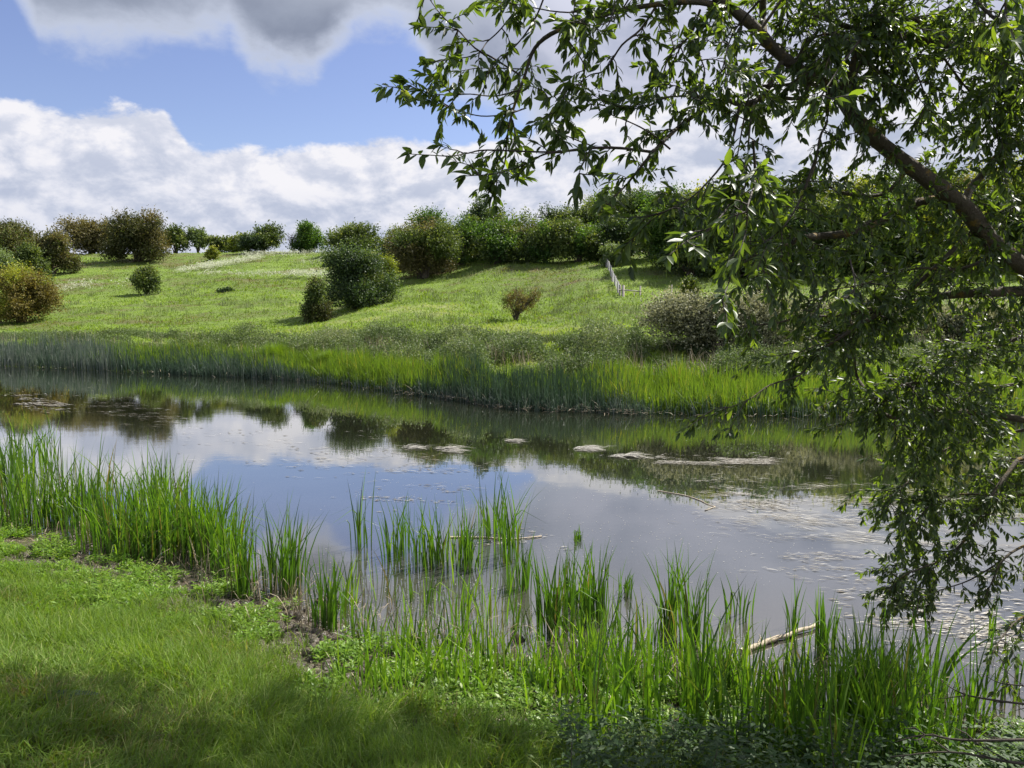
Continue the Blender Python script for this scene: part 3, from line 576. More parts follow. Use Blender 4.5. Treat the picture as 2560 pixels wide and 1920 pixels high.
# ------------------------------------------------------------------ fence on the slope
def fence():
    # corner post, uphill line of posts, short rail section to the right
    def g(px, D): x = pxw(px, D, 290); return np.array([x, D, float(H_far(x, D))])
    line = [g(619.8, 50)+0*1]
    pxs = [(619.8, 50, 10.3), (618.0, 51.2, 8.5), (615.0, 53.2, 8), (612.2, 55.2, 7.4), (610.6, 57, 7), (608.4, 59.5, 7), (606.2, 61.5, 6.5), (604.4, 63.3, 6.5), (603.0, 65, 6.5)]
    root = empty('wire_fence', g(619.8, 50), 'wire mesh fence on wooden posts running up the slope to the hedgerow', 'fence')
    b0 = np.array(root.location); tops = []
    for i, (px, D, hp) in enumerate(pxs):
        p = g(px, D); h = .72+.06*math.sin(i*2.2); w = .065 if i else .08; mb = MB()
        tube(mb, [p-[0, 0, .1], p+[0, 0, h*.5], p+[.01, 0, h], p+[.01, 0, h+.004]], [w, w*.95, w*.9, .001], 8); o = mb.build('post', M['post'], None); 
        o.data.transform(__import__('mathutils').Matrix.Translation(-Vector(b0))); o.parent = root; tops.append((p, h))
    mb = MB()
    for a, b in zip(tops[:-1], tops[1:]):
        for k in range(6):
            f = .12+.165*k; tube(mb, [a[0]+[0, 0, a[1]*f], b[0]+[0, 0, b[1]*f]], [.007 if k < 5 else .014]*2, 4)
        for s in np.linspace(0, 1, 16): q = a[0]*(1-s)+b[0]*s; tube(mb, [q+[0, 0, .05], q+[0, 0, .68]], [.004, .004], 3)
    o = mb.build('wire_mesh', M['wire']); o.data.transform(__import__('mathutils').Matrix.Translation(-Vector(b0))); o.parent = root
    b1 = g(623.3, 49.6); root2 = empty('rail_fence', b1, 'short wooden rail section between two posts at the lower fence corner', 'fence')
    def child(mb, nm, rt):
        o = mb.build(nm, M['post']); o.data.transform(__import__('mathutils').Matrix.Translation(-rt.location)); o.parent = rt
    pR = g(640.3, 49.6)
    for p, h, w in ((b1, .72, .085), (pR, .68, .055)):
        mb = MB(); tube(mb, [p-[0, 0, .1], p+[0, 0, h], p+[0, 0, h+.004]], [w, w*.95, .001], 8); child(mb, 'post', root2)
    mb = MB(); tube(mb, [b1+[-.30, .02, .42], b1+[.5, -.09, .36], pR+[.04, -.06, .32]], [.045, .045, .042], 6); child(mb, 'rail', root2)
    mb = MB(); m = (b1+pR)/2+[.15, 0, 0]; tube(mb, [m-[0, 0, .1], m+[0, 0, .26]], [.03, .03], 6); child(mb, 'stub_post', root2)
    p = g(671.6, 50); mb = MB(); tube(mb, [p-[0, 0, .1], p+[0, 0, .62], p+[0, 0, .624]], [.05, .045, .001], 8)
    tag(mb.build('fence_post', M['post'], None, loc=p), 'single weathered post standing apart between rail fence and sapling', 'post')
fence()

# ------------------------------------------------------------------ far bank: scrub, tussocks, reeds
def pxu(px): return (px-CX)/F
def scrub():
    r = rs; n = 130000; u = r.uniform(-.72, .76, n); b = r.uniform(2.2, 13, n)
    D = shore_f(u)+b; x = u*D; mound = np.clip((fbm(u*17, b*.45, 81)-.36)*3.6, 0, 1)*np.clip((b-1.8)/1.2, 0, 1)*np.clip((13-b)/5, 0, 1)
    mound = mound*np.where(u < pxu(170), .35, 1)*np.where((u > pxu(640)) & (b > 3.5), .3, 1)
    k = mound > .05; x, D, mound, u = x[k], D[k], mound[k], u[k]; n = len(x)
    h = mound*1.15*np.sqrt(r.rand(n)); P = np.stack([x, D, H_far(x, D)+h], -1); mb = MB(); tn = np.clip(.35+.8*(fbm(x*.5, D*.5, 82)-.5)+r.normal(0, .15, n)+.25*h, 0, 1)
    for q in range(4): cards(mb, P+r.normal(0, .09, (n, 3)), rdir(n)+[0, 0, .3], rdir(n)+[0, 0, .8], r.uniform(.06, .12, n), .045, tn)
    return mb.build('undergrowth', M['scrub'])
tag(scrub(), 'grey-green nettles and brambles in low mounds behind the far reeds', 'undergrowth', kind='stuff')
def straw_far():
    r = rs; n = 6500; u = r.uniform(-.72, .76, n); b = r.uniform(2, 9, n); D = shore_f(u)+b; x = u*D
    k = fbm(u*18, b*.5, 83) > .52; x, D = x[k], D[k]; n = len(x); mb = MB(); P = np.stack([x, D, H_far(x, D)], -1)
    ribbons(mb, P, r.uniform(.5, .95, n), .022, r.uniform(.1, .6, n), r.uniform(0, 6.28, n), r.uniform(0, .75, n), seg=3); return mb.build('dry_grass', M['straw'])
tag(straw_far(), 'scattered dry straw-coloured stems between the brambles', 'grass', kind='stuff')
def tussock(px, py, wpx, hpx, label):
    D = on_water(px, np.interp(px, FAR_PX, FAR_PY))[1]+2.3; x = pxw(px, D); z = float(H_far(x, D)); zt = float(at(px, py-hpx, D)[2]); r = rs
    n = 1500; rx = wpx/F*D; a = r.uniform(0, 6.28, n); q = np.sqrt(r.rand(n))*.55*rx
    P = np.stack([x+np.cos(a)*q, D+np.sin(a)*q, np.full(n, z)], -1); H = max(zt-z, .4)
    mb = MB(); ribbons(mb, P, H*1.28*(1-.35*(q/(.55*rx))**2)*r.uniform(.8, 1.08, n), .02, .15+.65*q/(.55*rx), a+r.normal(0, .4, n), r.uniform(.1, .85, n), seg=4)
    return tag(mb.build('sedge_tussock', M['far_reed'], None, loc=(x, D, z)), label, 'sedge', 'bright sedge tussocks on the far bank')
tussock(276, 352, 20, 10, 'large bright green sedge tussock between grey rushes and brambles')
tussock(330, 358, 12, 8, 'small rounded bright sedge tussock backed by bramble mounds, left of centre')
tussock(622, 380, 20, 15, 'tall bright green tussock at right end of the dark rushes')
tussock(680, 384, 20, 12, 'bright tussock below the blackthorn thicket')
def reeds_far():
    r = rs; G = MB(); D_ = MB()
    def run(mb, p0, p1, n, h0, h1, b0, b1, w, lean, tint, seg=4, dead=0.0):
        px = r.uniform(p0, p1, n)+r.normal(0, 14, n); u = (px-CX)/F; e = np.clip(np.minimum(px-p0, p1-px)/25, 0.55, 1)
        b = r.uniform(b0, b1, n); D = shore_f(u)+b; x = u*D; z = np.maximum(H_far(x, D, False), -.05)
        P = np.stack([x, D, z], -1); c = fbm(u*45, b*.7, 91); c2 = fbm(u*170, b*1.5, 92); L = (h0+(h1-h0)*r.rand(n))*(.06+.78*c+.70*c2)*(.75+.25*e)
        az_ = np.where(r.rand(n) < .65, 2.9, .2)+r.normal(0, .8, n)
        fold = np.where(r.rand(n) < .2, r.uniform(.3, 1.3, n), 0)
        ribbons(mb, P, L, w*r.uniform(.7, 1.3, n), np.abs(r.normal(0, lean*1.5, n)), az_, np.clip(tint+.5*(c-.5)+r.normal(0, .24, n), 0, 1), seg=seg, fold=fold, facing=r.normal(0, .6, n))
    run(D_, -10, 112, 3600, .85, 1.6, -.3, 2.6, .026, .07, .80)        # pale grey rushes
    run(D_, 85, 290, 3600, .55, 1.2, -.2, 2.2, .026, .14, .35)
    run(G, 85, 290, 2600, .7, 1.25, .3, 3.2, .028, .16, .45)
    run(G, -10, 330, 2800, .5, .9, 2.3, 4.2, .03, .25, .4)
    run(D_, 150, 300, 2600, .6, 1.1, -.5, 1.2, .026, .2, .5)
    run(G, 255, 470, 8500, .75, 1.25, -.1, 2.2, .024, .14, .5)
    run(D_, 250, 450, 900, .4, .9, -.5, .4, .02, .22, .75)
    run(D_, 432, 600, 5200, .75, 1.4, -.4, 1.7, .020, .07, .22); run(D_, 400, 655, 1500, .6, 1.25, -.4, 1.7, .020, .08, .3)        # dark upright rushes
    run(D_, 440, 640, 3000, .4, .95, -.6, .5, .018, .22, .60)
    run(G, 430, 640, 4200, .6, 1.05, .1, 2.4, .022, .12, .5)
    run(G, 600, 1060, 15500, .70, 1.25, -.25, 2.3, .023, .14, .55)
    run(D_, 640, 1060, 1500, .5, 1.05, -.5, .6, .02, .2, .5)
    tag(G.build('reeds', M['far_reed']), 'bright yellow-green reed leaves lining the far waterline', 'reeds', kind='stuff')
    tag(D_.build('rushes', M['rush']), 'blue-grey and dark rush stems standing in the far shallows', 'rushes', kind='stuff')
    # broken pale stems and drift at the foot
    mb = MB(); n = 1500; px = np.where(r.rand(n) < .45, r.uniform(400, 640, n), r.uniform(0, 1024, n)); u = (px-CX)/F; b = r.uniform(-.75, .2, n); D = shore_f(u)+b
    P = np.stack([u*D, D, r.uniform(.004, .14, n)], -1); dd = np.stack([r.normal(0, 1, n), r.normal(0, .35, n), r.normal(0, .16, n)], -1)
    cards(mb, P, dd, np.array([[0, 0, 1.]])+0*P, r.uniform(.08, .5, n), r.uniform(.008, .025, n), r.uniform(0, 1, n)); 
    tag(mb.build('drift_litter', M['straw']), 'pale broken stems washed against the foot of the far reeds', 'litter', kind='stuff')
reeds_far()

# ------------------------------------------------------------------ floating weed, specks and sticks
def floating():
    r = rs; mb = MB()
    def streaks(x0, y0, x1, y1, th, n, L, ang=0.0, w=.012, cl=6):
        s = r.rand(n); qx = x0+(x1-x0)*s+r.normal(0, th*1.5, n); qy = y0+(y1-y0)*s+r.normal(0, th, n)
        P = np.array([on_water(a, b) for a, b in zip(qx, qy)]); c = fbm(P[:, 0]*1.1, P[:, 1]*4.0, 101) > .47+.10*r.rand(n); P = P[c]; m = len(P)
        P[:, 2] = r.uniform(.004, .009, m); a = ang+r.normal(0, .22, m); dd = np.stack([np.cos(a), np.sin(a), 0*a], -1)
        cards(mb, P, dd, np.array([[0, 0, 1.]])+0*P, L*r.uniform(.4, 1.6, m), w*r.uniform(.4, 1.8, m), r.rand(m))
    streaks(715, 505, 1060, 560, 13, 2500, .22, -.35, .007)
    streaks(800, 490, 1060, 520, 7, 1500, .24, -.3, .008)
    streaks(780, 555, 1000, 585, 12, 1000, .14, -.2, .007)
    streaks(860, 600, 1024, 640, 12, 900, .10, -.1, .012)
    streaks(655, 460, 770, 463, 2.5, 1400, .2, 0, .010)
    streaks(80, 402, 170, 424, 7, 600, .3, 0, .010); streaks(10, 398, 60, 408, 4, 400, .25, 0, .03)
    streaks(170, 440, 470, 470, 12, 900, .18, -.1, .012)
    streaks(340, 500, 450, 498, 5, 300, .08, .3, .012); streaks(480, 545, 560, 545, 8, 300, .07, .2, .01)
    streaks(700, 485, 780, 510, 6, 700, .12, -.3, .010)
    tag(mb.build('floating_weed', M['scum']), 'pale streaks of dead weed drifting on the water, thickest at right', 'weed', kind='stuff')
    mb = MB(); n = 10000; px = r.uniform(0, 1024, n); py = 385+ (r.rand(n)**.8)*310; P = np.array([on_water(a, b) for a, b in zip(px, py)])
    k = dist_n(P[:, 0], P[:, 1]) < -.1; P = P[k]; k = (fbm(P[:, 0]*.6, P[:, 1]*.5, 103) > .40+.15*r.rand(len(P))); P = P[k]; n = len(P); P[:, 2] = .004
    s = r.uniform(.004, .012, n)*(1+P[:, 1]*.05); cards(mb, P, rdir(n)*[1, 1, 0]+[1e-3, 0, 0], np.array([[0, 0, 1.]])+0*P, s, s*.8, r.uniform(.4, 1, n))
    tag(mb.build('floating_fluff', M['scum']), 'tiny pale specks of fluff dotted over the water', 'fluff', kind='stuff')
    mats = [(626, 457, 17, 2.0, 'brightest pale weed mat floating in mid river reflection'), (584, 449, 11, 1.6, 'small pale weed mat left of the brightest mat'),
            (448, 450, 14, 2.4, 'ragged weed mat with curled bits, below the reflected hedge'), (410, 446, 11, 2.8, 'curly weed patch left of the ragged mat'), (508, 442, 9, 1.6, 'faint thin weed mat between ragged mat and the small pale mat')]
    for (px, py, w, h, lb) in mats:
        c = on_water(px, py); mb = MB(); n = 520; a = r.uniform(0, 6.28, n); q = np.abs(r.normal(0, .55, n)); P = np.array([on_water(px+w*math.cos(i)*j, py+h*math.sin(i)*j+r.normal(0, .3)) for i, j in zip(a, q)])
        k = fbm(P[:, 0]*2.2+py, P[:, 1]*6, 105) > .50; P = P[k]; n = len(P); P[:, 2] = r.uniform(.004, .02, n)
        cards(mb, P, np.stack([np.ones(n), r.normal(0, .4, n), r.normal(0, .06, n)], -1), np.array([[0, 0, 1.]])+0*P, r.uniform(.05, .45, n), r.uniform(.006, .030, n), r.uniform(.5, 1, n))
        tag(mb.build('weed_mat', M['scum'], None, loc=c), lb, 'weed mat', 'weed mats floating in mid river')
    # sticks
    def stick(nm, lb, pts, r0, r1, m, z=.02, cat='stick', twigs=0):
        P = np.array([on_water(*p) for p in pts]); P[:, 2] = np.linspace(z*.6, z, len(P)) if np.isscalar(z) else z
        Q = smooth_path(P, 4); Q[:, :2] += r.normal(0, .006, (len(Q), 2)); mb = MB(); rr = np.linspace(r0, r1, len(Q))*(1+r.normal(0, .08, len(Q))); tube(mb, Q, rr, 8)
        for i in range(twigs):
            c = Q[r.randint(2, len(Q)-1)]; tube(mb, [c, c+[r.normal(0, .08), r.normal(0, .08), r.uniform(.02, .10)]], [.006, .002], 4)
        return tag(mb.build(nm, m, None, smooth=True, loc=P[0]), lb, cat)
    stick('driftwood_log', 'bleached forked log floating by the right bank reeds', [(742, 654), (762, 646), (785, 638), (818, 627)], .028, .018, M['log'], .03, 'log', 4)
    stick('straw_stalk', 'straight yellowish stem floating behind the centre reed clump', [(450, 538), (480, 538), (510, 540), (542, 537)], .014, .008, M['log'], .012)
    stick('floating_string', 'long thin curved pale stem on the reflection right of centre', [(658, 491), (690, 497), (708, 505), (714, 507), (704, 511)], .010, .006, M['log'], .008)
    stick('bent_stem', 'thin pale stem lying bent at foot of the far dark rushes', [(385, 381), (400, 388), (407, 392)], .02, .012, M['log'], .25)
floating()

# ------------------------------------------------------------------ near reeds
def reed_patch(mb, px, py, n, hpx, wpx, dpx=4, lean=.16, tint=.5, w=.012, z=None, tv=.2, gap=0):
    r = rs; X_ = px+r.normal(0, wpx/2.2, n); Y_ = py+r.normal(0, dpx, n); P = np.array([on_water(a, b) for a, b in zip(X_, Y_)])
    
    if gap: g_ = fbm(P[:, 0]*1.7, P[:, 1]*1.2, 141)+r.normal(0, .05, n) > gap; P, X_, Y_ = P[g_], X_[g_], Y_[g_]
    n = len(P); P[:, 2] = np.maximum(-.03, H_near(P[:, 0], P[:, 1])-.02)
    P[:, 2] = np.where(dist_n(P[:, 0], P[:, 1]) < 0, -.03, P[:, 2])
    L = hpx/F*P[:, 1]*r.uniform(.5, 1.25, n)*1.08; w = w*1.75; tint = tint+.08
    fold = np.where(r.rand(n) < .12, r.uniform(.4, 1.3, n), 0)
    dx = np.clip((X_-px)/max(wpx, 1), -1, 1); az_ = np.where(r.rand(n) < .5+.5*dx, 0, math.pi)+r.normal(0, .7, n)
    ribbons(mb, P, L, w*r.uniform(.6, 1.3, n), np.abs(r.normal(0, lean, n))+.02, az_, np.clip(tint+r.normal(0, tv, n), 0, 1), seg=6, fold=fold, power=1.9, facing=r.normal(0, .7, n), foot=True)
    return P
def near_reeds():
    r = rs; RG = 'reed clumps standing in the near shallows'
    clumps = [ # px, base, top, n, w, label
     (433, 566, 503, 95, 44, 'densest dark green reed clump in open water, left of centre'),
     (553, 634, 551, 60, 15, 'tall narrow reed clump over its own dark reflection, centre'),
     (594, 622, 546, 60, 22, 'bushy reed clump right of the tall centre clump'),
     (574, 606, 545, 44, 18, 'thin reed clump between the two tall centre clumps'),
     (520, 590, 532, 30, 18, 'loose reeds right of the densest clump'),
     (466, 568, 494, 34, 12, 'narrow reeds touching right side of the densest clump'),
     (492, 536, 484, 34, 16, 'far thin reeds beyond the floating yellowish stem'),
     (512, 560, 480, 36, 14, 'reeds crossing the floating yellowish stem at its middle'),
     (394, 556, 500, 30, 14, 'thin reeds left of the densest clump'),
     (361, 550, 478, 18, 9, 'sparse upright reeds farthest out, left of the densest clump'),
     (577, 540, 526, 20, 5, 'small dark patch of short reed tips right of the floating stem'),
     (627, 596, 570, 22, 7, 'short reeds with one orange leaf, right of the bushy clump'),
     (668, 634, 550, 34, 9, 'slim reed clump left of the pair at right centre'),
     (692, 640, 552, 40, 12, 'taller reed clump right of the slim one at right centre'),
     (791, 634, 580, 16, 6, 'few dark blades just behind the bleached log'),
     (824, 650, 590, 34, 13, 'reed clump at right tip of the bleached log'),
     (735, 620, 578, 14, 18, 'thin dark stalks between right centre pair and the log'),
     (282, 592, 508, 95, 24, 'tall glossy reed clump at the tip of the left reed bed'),
     (326, 630, 555, 50, 16, 'reed clump near the muddy shore right of the tall glossy clump'),
     (245, 600, 520, 50, 12, 'leaning reed clump left of the tall glossy clump')]
    for px, b, tp, n, w, lb in clumps:
        mb = MB(); P = reed_patch(mb, px, b, n, b-tp, w, 3.2, .15, .42, .011 if b < 560 else .0105)
        c = on_water(px, b); tag(mb.build('reed_clump', M['reed'], None, loc=c), lb, 'reeds', RG)
    mb = MB()
    # reed bed at the left
    for px, py, n, h, w, d_ in [(15, 470, 160, 52, 40, 8), (55, 480, 260, 56, 40, 10), (10, 505, 320, 78, 46, 10), (60, 510, 320, 74, 40, 8), (30, 525, 220, 70, 60, 6), (100, 495, 220, 62, 30, 6), (85, 520, 160, 66, 26, 8),
                             (130, 500, 200, 58, 40, 6), (165, 508, 160, 60, 22, 5), (110, 545, 160, 68, 40, 8), (140, 550, 260, 66, 40, 7), (175, 550, 260, 76, 40, 7), (210, 560, 200, 80, 26, 6), (232, 575, 130, 84, 20, 5), (190, 545, 140, 66, 30, 6), (310, 560, 26, 50, 16, 6)]:
        reed_patch(mb, px, py, int(n*.95), h*.92, w*1.1, d_, .22, .52, .0115, gap=.495, tv=.26)
    tag(mb.build('reeds', M['reed']), 'dense bed of green reeds along the near shore at left', 'reeds', kind='stuff')
    mb = MB()
    for px, py, n, h, w, d_ in [(370, 640, 60, 40, 30, 5), (410, 655, 70, 55, 30, 6), (450, 660, 60, 60, 30, 6), (500, 675, 60, 60, 40, 6), (545, 690, 90, 55, 40, 6), (590, 690, 110, 62, 40, 7), (595, 665, 60, 60, 16, 4), (640, 690, 90, 62, 40, 7),
                             (690, 695, 150, 70, 40, 7), (722, 690, 150, 72, 26, 6), (745, 700, 90, 66, 30, 7), (780, 705, 120, 76, 40, 8), (815, 710, 100, 70, 40, 8), (850, 710, 130, 92, 26, 8), (880, 705, 120, 84, 26, 7), (905, 705, 90, 80, 26, 7), (955, 720, 60, 60, 30, 8), (1000, 700, 26, 70, 22, 8), (990, 640, 10, 50, 12, 6), (470, 610, 40, 40, 60, 12), (340, 610, 40, 45, 20, 8)]:
        reed_patch(mb, px, py, int(n*.5), h, w, d_, .22, .56, .0105, tv=.28)
    for px in range(560, 985, 17):
        reed_patch(mb, px+r.uniform(-6, 6), r.uniform(725, 800), int(22+16*r.rand()), r.uniform(80, 150), 18, 10, .24, .52, .0105, gap=.36, tv=.26)
    for px in range(345, 720, 15):
        reed_patch(mb, px+r.uniform(-7, 7), np.interp(px, [345, 500, 720], [600, 628, 655])+r.uniform(-14, 14), 7, r.uniform(35, 80), 14, 5, .2, .45, .009, tv=.3)
    for px in range(350, 640, 16):
        reed_patch(mb, px+r.uniform(-6, 6), r.uniform(668, 716), 16, r.uniform(45, 80), 20, 9, .28, .72, .010)
    tag(mb.build('reeds', M['reed']), 'bright reeds rooted along the near bank from centre to right', 'reeds', kind='stuff')
    mb = MB(); n = 800; px = np.where(r.rand(n) < .5, r.uniform(0, 330, n), r.uniform(360, 980, n)); py = np.interp(px, [0, 120, 240, 330, 450, 700, 980], [505, 535, 585, 625, 655, 690, 715])+r.normal(0, 14, n)
    P = np.array([on_water(a, b) for a, b in zip(px, py)]); P[:, 2] = np.maximum(H_near(P[:, 0], P[:, 1]), -.02)
    ribbons(mb, P, r.uniform(.15, .62, n), .008, np.abs(r.normal(0, .35, n)), r.uniform(0, 6.28, n), r.uniform(0, .55, n), seg=6, fold=np.where(r.rand(n) < .5, r.uniform(.5, 2.2, n), 0))
    tag(mb.build('old_stalks', M['straw']), 'dead brown stalks broken and bent among the near reeds', 'stalks', kind='stuff')
    mb = MB(); c = on_water(932, 695)   # broad leaved iris
    for i, (dx, L, w_, ln, a_) in enumerate([(-10, 90, .030, .18, 3.0), (-5, 96, .030, .1, 3.3), (0, 76, .034, .12, .4), (6, 90, .036, .55, .05), (9, 96, .036, .62, -.2), (12, 84, .030, .5, .3), (-2, 66, .026, .4, 2.8), (14, 60, .03, .7, 0.), (-14, 64, .028, .3, 3.3), (3, 100, .03, .25, .2)]):
        P = np.array([on_water(932+dx, 693+(i % 3))]); ribbons(mb, P, L/F*P[0, 1]*1.15, w_, ln, np.array([a_]), .62+.05*(i % 3), seg=8, power=1.7, facing=np.array([.1*(i-4)]))
    tag(mb.build('iris_plant', M['reed'], None, loc=c), 'broad-leaved iris with long arching blades leaning right by the right bank', 'iris')
near_reeds()

# ------------------------------------------------------------------ near bank plants
def lawn():
    r = rs; mb = MB(); n = 330000
    D = 2.6+(12.5-2.6)*r.rand(n)**1.25; u = r.uniform(-.80, .80, n); x = u*D
    lm = lawn_mask(x, D); k = r.rand(n) < lm*np.clip(.35+1.1*fbm(x*3.2, D*3.2, 111), .2, 1); x, D = x[k], D[k]; n = len(x)
    dd = dist_n(x, D); tuft = fbm(x*3.0, D*3.0, 112); rough = np.clip((2.3-dd)/1.3, 0, 1)
    P = np.stack([x, D, H_near(x, D)-.005], -1); L = (.06+.10*r.rand(n))*(.25+1.6*tuft)*(1+.7*rough)*(1+.25*np.clip((x+2)/3, 0, 1))
    az_ = 6.283*fbm(x*1.6, D*1.6, 113)*1.8+r.normal(0, 1.15, n)
    dry = np.clip((fbm(x*.9, D*.9, 114)-.55)*4, 0, 1); tn = np.clip(.50+.7*(fbm(x*1.3, D*1.3, 115)-.5)+.5*(tuft-.5)+r.normal(0, .18, n)-.42*dry*(r.rand(n) < .6)-.4*(r.rand(n) < .04), 0, 1)
    ribbons(mb, P, L, .0050+.00048*D, r.uniform(.25, 1.1, n), az_, tn, seg=4, power=1.7, fold=np.where(r.rand(n) < .3, r.uniform(.1, .7, n), 0))
    n = 60000; D = 2.8+9*r.rand(n)**1.2; u = r.uniform(-.80, .80, n); x = u*D; k = (r.rand(n) < lawn_mask(x, D)) & (fbm(x*2.4, D*2.4, 117)+r.normal(0, .08, n) > .5); x, D = x[k], D[k]; n = len(x)
    P = np.stack([x, D, H_near(x, D)-.005], -1)
    ribbons(mb, P, r.uniform(.09, .20, n), r.uniform(.005, .009, n), r.uniform(.4, 1.2, n), r.uniform(0, 6.28, n), np.clip(r.normal(.62, .2, n), 0.08, 1), seg=5, power=1.8, fold=np.where(r.rand(n) < .4, r.uniform(.1, .8, n), 0))
    return mb.build('grass', M['lawn'])
tag(lawn(), 'short green grass of the near bank at lower left', 'grass', kind='stuff')
def long_grass():
    r = rs; mb = MB(); n = 60000; x = r.uniform(-6, 4.6, n); dd = r.normal(1.45, .45, n)+np.clip(x+2.5, 0, 3)*.25*r.rand(n); D = shore_n(x)-dd/.86; k = (fbm(x*1.5, D*1.5, 121) > .46) & (D > 2.4); x, D = x[k], D[k]; n = len(x)
    P = np.stack([x, D, H_near(x, D)-.01], -1); ribbons(mb, P, r.uniform(.12, .32, n), .0052, r.uniform(.2, .9, n), r.uniform(0, 6.28, n), np.clip(r.normal(.6, .16, n), 0, 1), seg=5, fold=np.where(r.rand(n) < .3, r.uniform(.2, .9, n), 0))
    return mb.build('tall_grass', M['lawn'])
tag(long_grass(), 'longer grass tufts where the bank drops to the mud', 'grass', kind='stuff')
def leafy(mb, P, size, k, tint, up=.6, h=.1, r=rs):
    """little leafy plants: k leaves whorled up a short stem at each point"""
    n = len(P)
    for i in range(k):
        a = i*2.4+r.uniform(0, 6.28, n)*.4+np.arange(n)*1.7; hh = h*(.15+.85*(i+1)/k)*r.uniform(.6, 1.2, n)
        d_ = np.stack([np.cos(a), np.sin(a), up*r.uniform(.2, 1.3, n)], -1); s = size*r.uniform(.6, 1.3, n)*(1-.25*i/k)
        C = P+np.stack([0*a, 0*a, hh], -1)+d_*.1*s[:, None]
        cards(mb, C, d_, np.array([[0, 0, 1.]])+r.normal(0, .25, (n, 3)), s, s*r.uniform(.22, .45, n), np.clip(tint+r.normal(0, .14, n)+.15*(i/k), 0, 1))
def herbs():
    r = rs; mb = MB(); n = 21000; x = r.uniform(-8, 5, n); dd = r.uniform(-.15, 2.3, n); D = shore_n(x)-dd/.86
    lush = np.clip((x+2.2)/2.5, 0, 1)   # thicker towards the right
    patch = fbm(x*2.6, D*2.6, 131)
    k = (patch > .50-.20*lush-.05*(x < -3)+.10*np.clip(1-np.abs(x+1.9)/1.1, 0, 1)) & (r.rand(n) > lawn_mask(x, D)*.93) & (r.rand(n) < np.clip(1.25-np.abs(dd-.75)/(1.0+.7*lush), 0, 1)) & (D > 2.6); x, D = x[k], D[k]; n = len(x)
    P = np.stack([x, D, np.maximum(H_near(x, D), 0)-.01], -1)
    leafy(mb, P, .062, 9, np.clip(.62+.3*(fbm(x*1.5, D*1.5, 132)-.5), 0, 1), .55, .11)
    return mb.build('marsh_herbs', M['herb'])
tag(herbs(), 'bright low leafy marsh herbs covering the muddy shore', 'plants', kind='stuff')
def litter():
    r = rs; mb = MB(); n = 9000; x = r.uniform(-8, 5, n); dd = r.uniform(-.25, 1.6, n); D = shore_n(x)-dd/.86; P = np.stack([x, D, np.maximum(H_near(x, D), .0)+.006], -1)
    dd_ = np.stack([r.normal(0, 1, n), r.normal(0, .6, n), r.normal(0, .22, n)], -1); cards(mb, P, dd_, np.array([[0, 0, 1.]])+r.normal(0, .3, (n, 3)), r.uniform(.02, .14, n), r.uniform(.004, .012, n), r.uniform(0, .7, n))
    tag(mb.build('dead_stems', M['straw']), 'bits of dead stem and leaf strewn on the mud', 'litter', kind='stuff')
    mb = MB(); n = 2200; x = r.uniform(-6, 3, n); dd = r.normal(.5, .35, n); D = shore_n(x)-dd/.86
    for xi, Di in zip(x, D):
        s = r.uniform(.012, .075); z = float(H_near(np.array(xi), np.array(Di))); p = np.array([xi, Di, max(z, 0)])
        ang = np.arange(6)*1.047; ring = np.stack([np.cos(ang), np.sin(ang), 0*ang], -1)*s*r.uniform(.6, 1.3, (6, 1))
        V = np.concatenate([p+ring-[0, 0, .01], p+ring*.6+[0, 0, s*.6], (p+ring*.02+[0, 0, s*.75])])
        f = [(i, (i+1) % 6, 6+(i+1) % 6, 6+i) for i in range(6)]+[(6+i, 6+(i+1) % 6, 12+(i+1) % 6, 12+i) for i in range(6)]
        mb.add(V, f, .0)
    tag(mb.build('mud_clods', M['near'], smooth=True), 'lumps of trodden dark mud along the water edge', 'mud', kind='stuff')
litter()
def nettles():
    r = rs; mb = MB(); sb = MB(); n = 520; px = r.uniform(560, 1040, n); py = r.uniform(725, 800, n)
    P = np.array([on_water(a, b) for a, b in zip(px, py)]); P[:, 1] = P[:, 1]*.9; P[:, 0] *= .9; P[:, 2] = H_near(P[:, 0], P[:, 1]); k = (dist_n(P[:, 0], P[:, 1]) > .15) & (P[:, 1] > 2.2); P = P[k]
    for p in P:
        H = r.uniform(.16, .48); m = 7; q = np.array([p+[r.normal(0, .01), r.normal(0, .01), H*j/m] for j in range(m)]); leafy(mb, q, .065, 2, .5, .1, .01)
    tube(sb, P[:2], [.001, .001], 3)
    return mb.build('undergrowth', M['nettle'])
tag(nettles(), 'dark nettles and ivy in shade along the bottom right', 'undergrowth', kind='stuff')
def nettle_plant(px, py, H, lb, lean=0.):
    P = on_water(px, py); P[:2] *= .86; P[2] = float(H_near(P[0], P[1])); o = empty('nettle_plant', P, lb, 'nettle'); r = rs; mb = MB(); sb = MB(); m = 9
    st = np.array([[lean*H*(j/m)**2, 0, H*j/m] for j in range(m+1)]); tube(sb, st, np.linspace(.006, .002, m+1), 5); sb.build('stem', M['twig'], o)
    for j in range(1, m+1):
        q = st[j][None].repeat(1, 0); leafy(mb, q, .10*(1.1-.6*j/m), 4, .35, .0, .02)
    mb.build('leaves', M['nettle'], o)
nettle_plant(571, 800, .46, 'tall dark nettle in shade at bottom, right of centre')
nettle_plant(708, 790, .44, 'dark nettle standing left of the bright bank reeds, bottom right', .1)
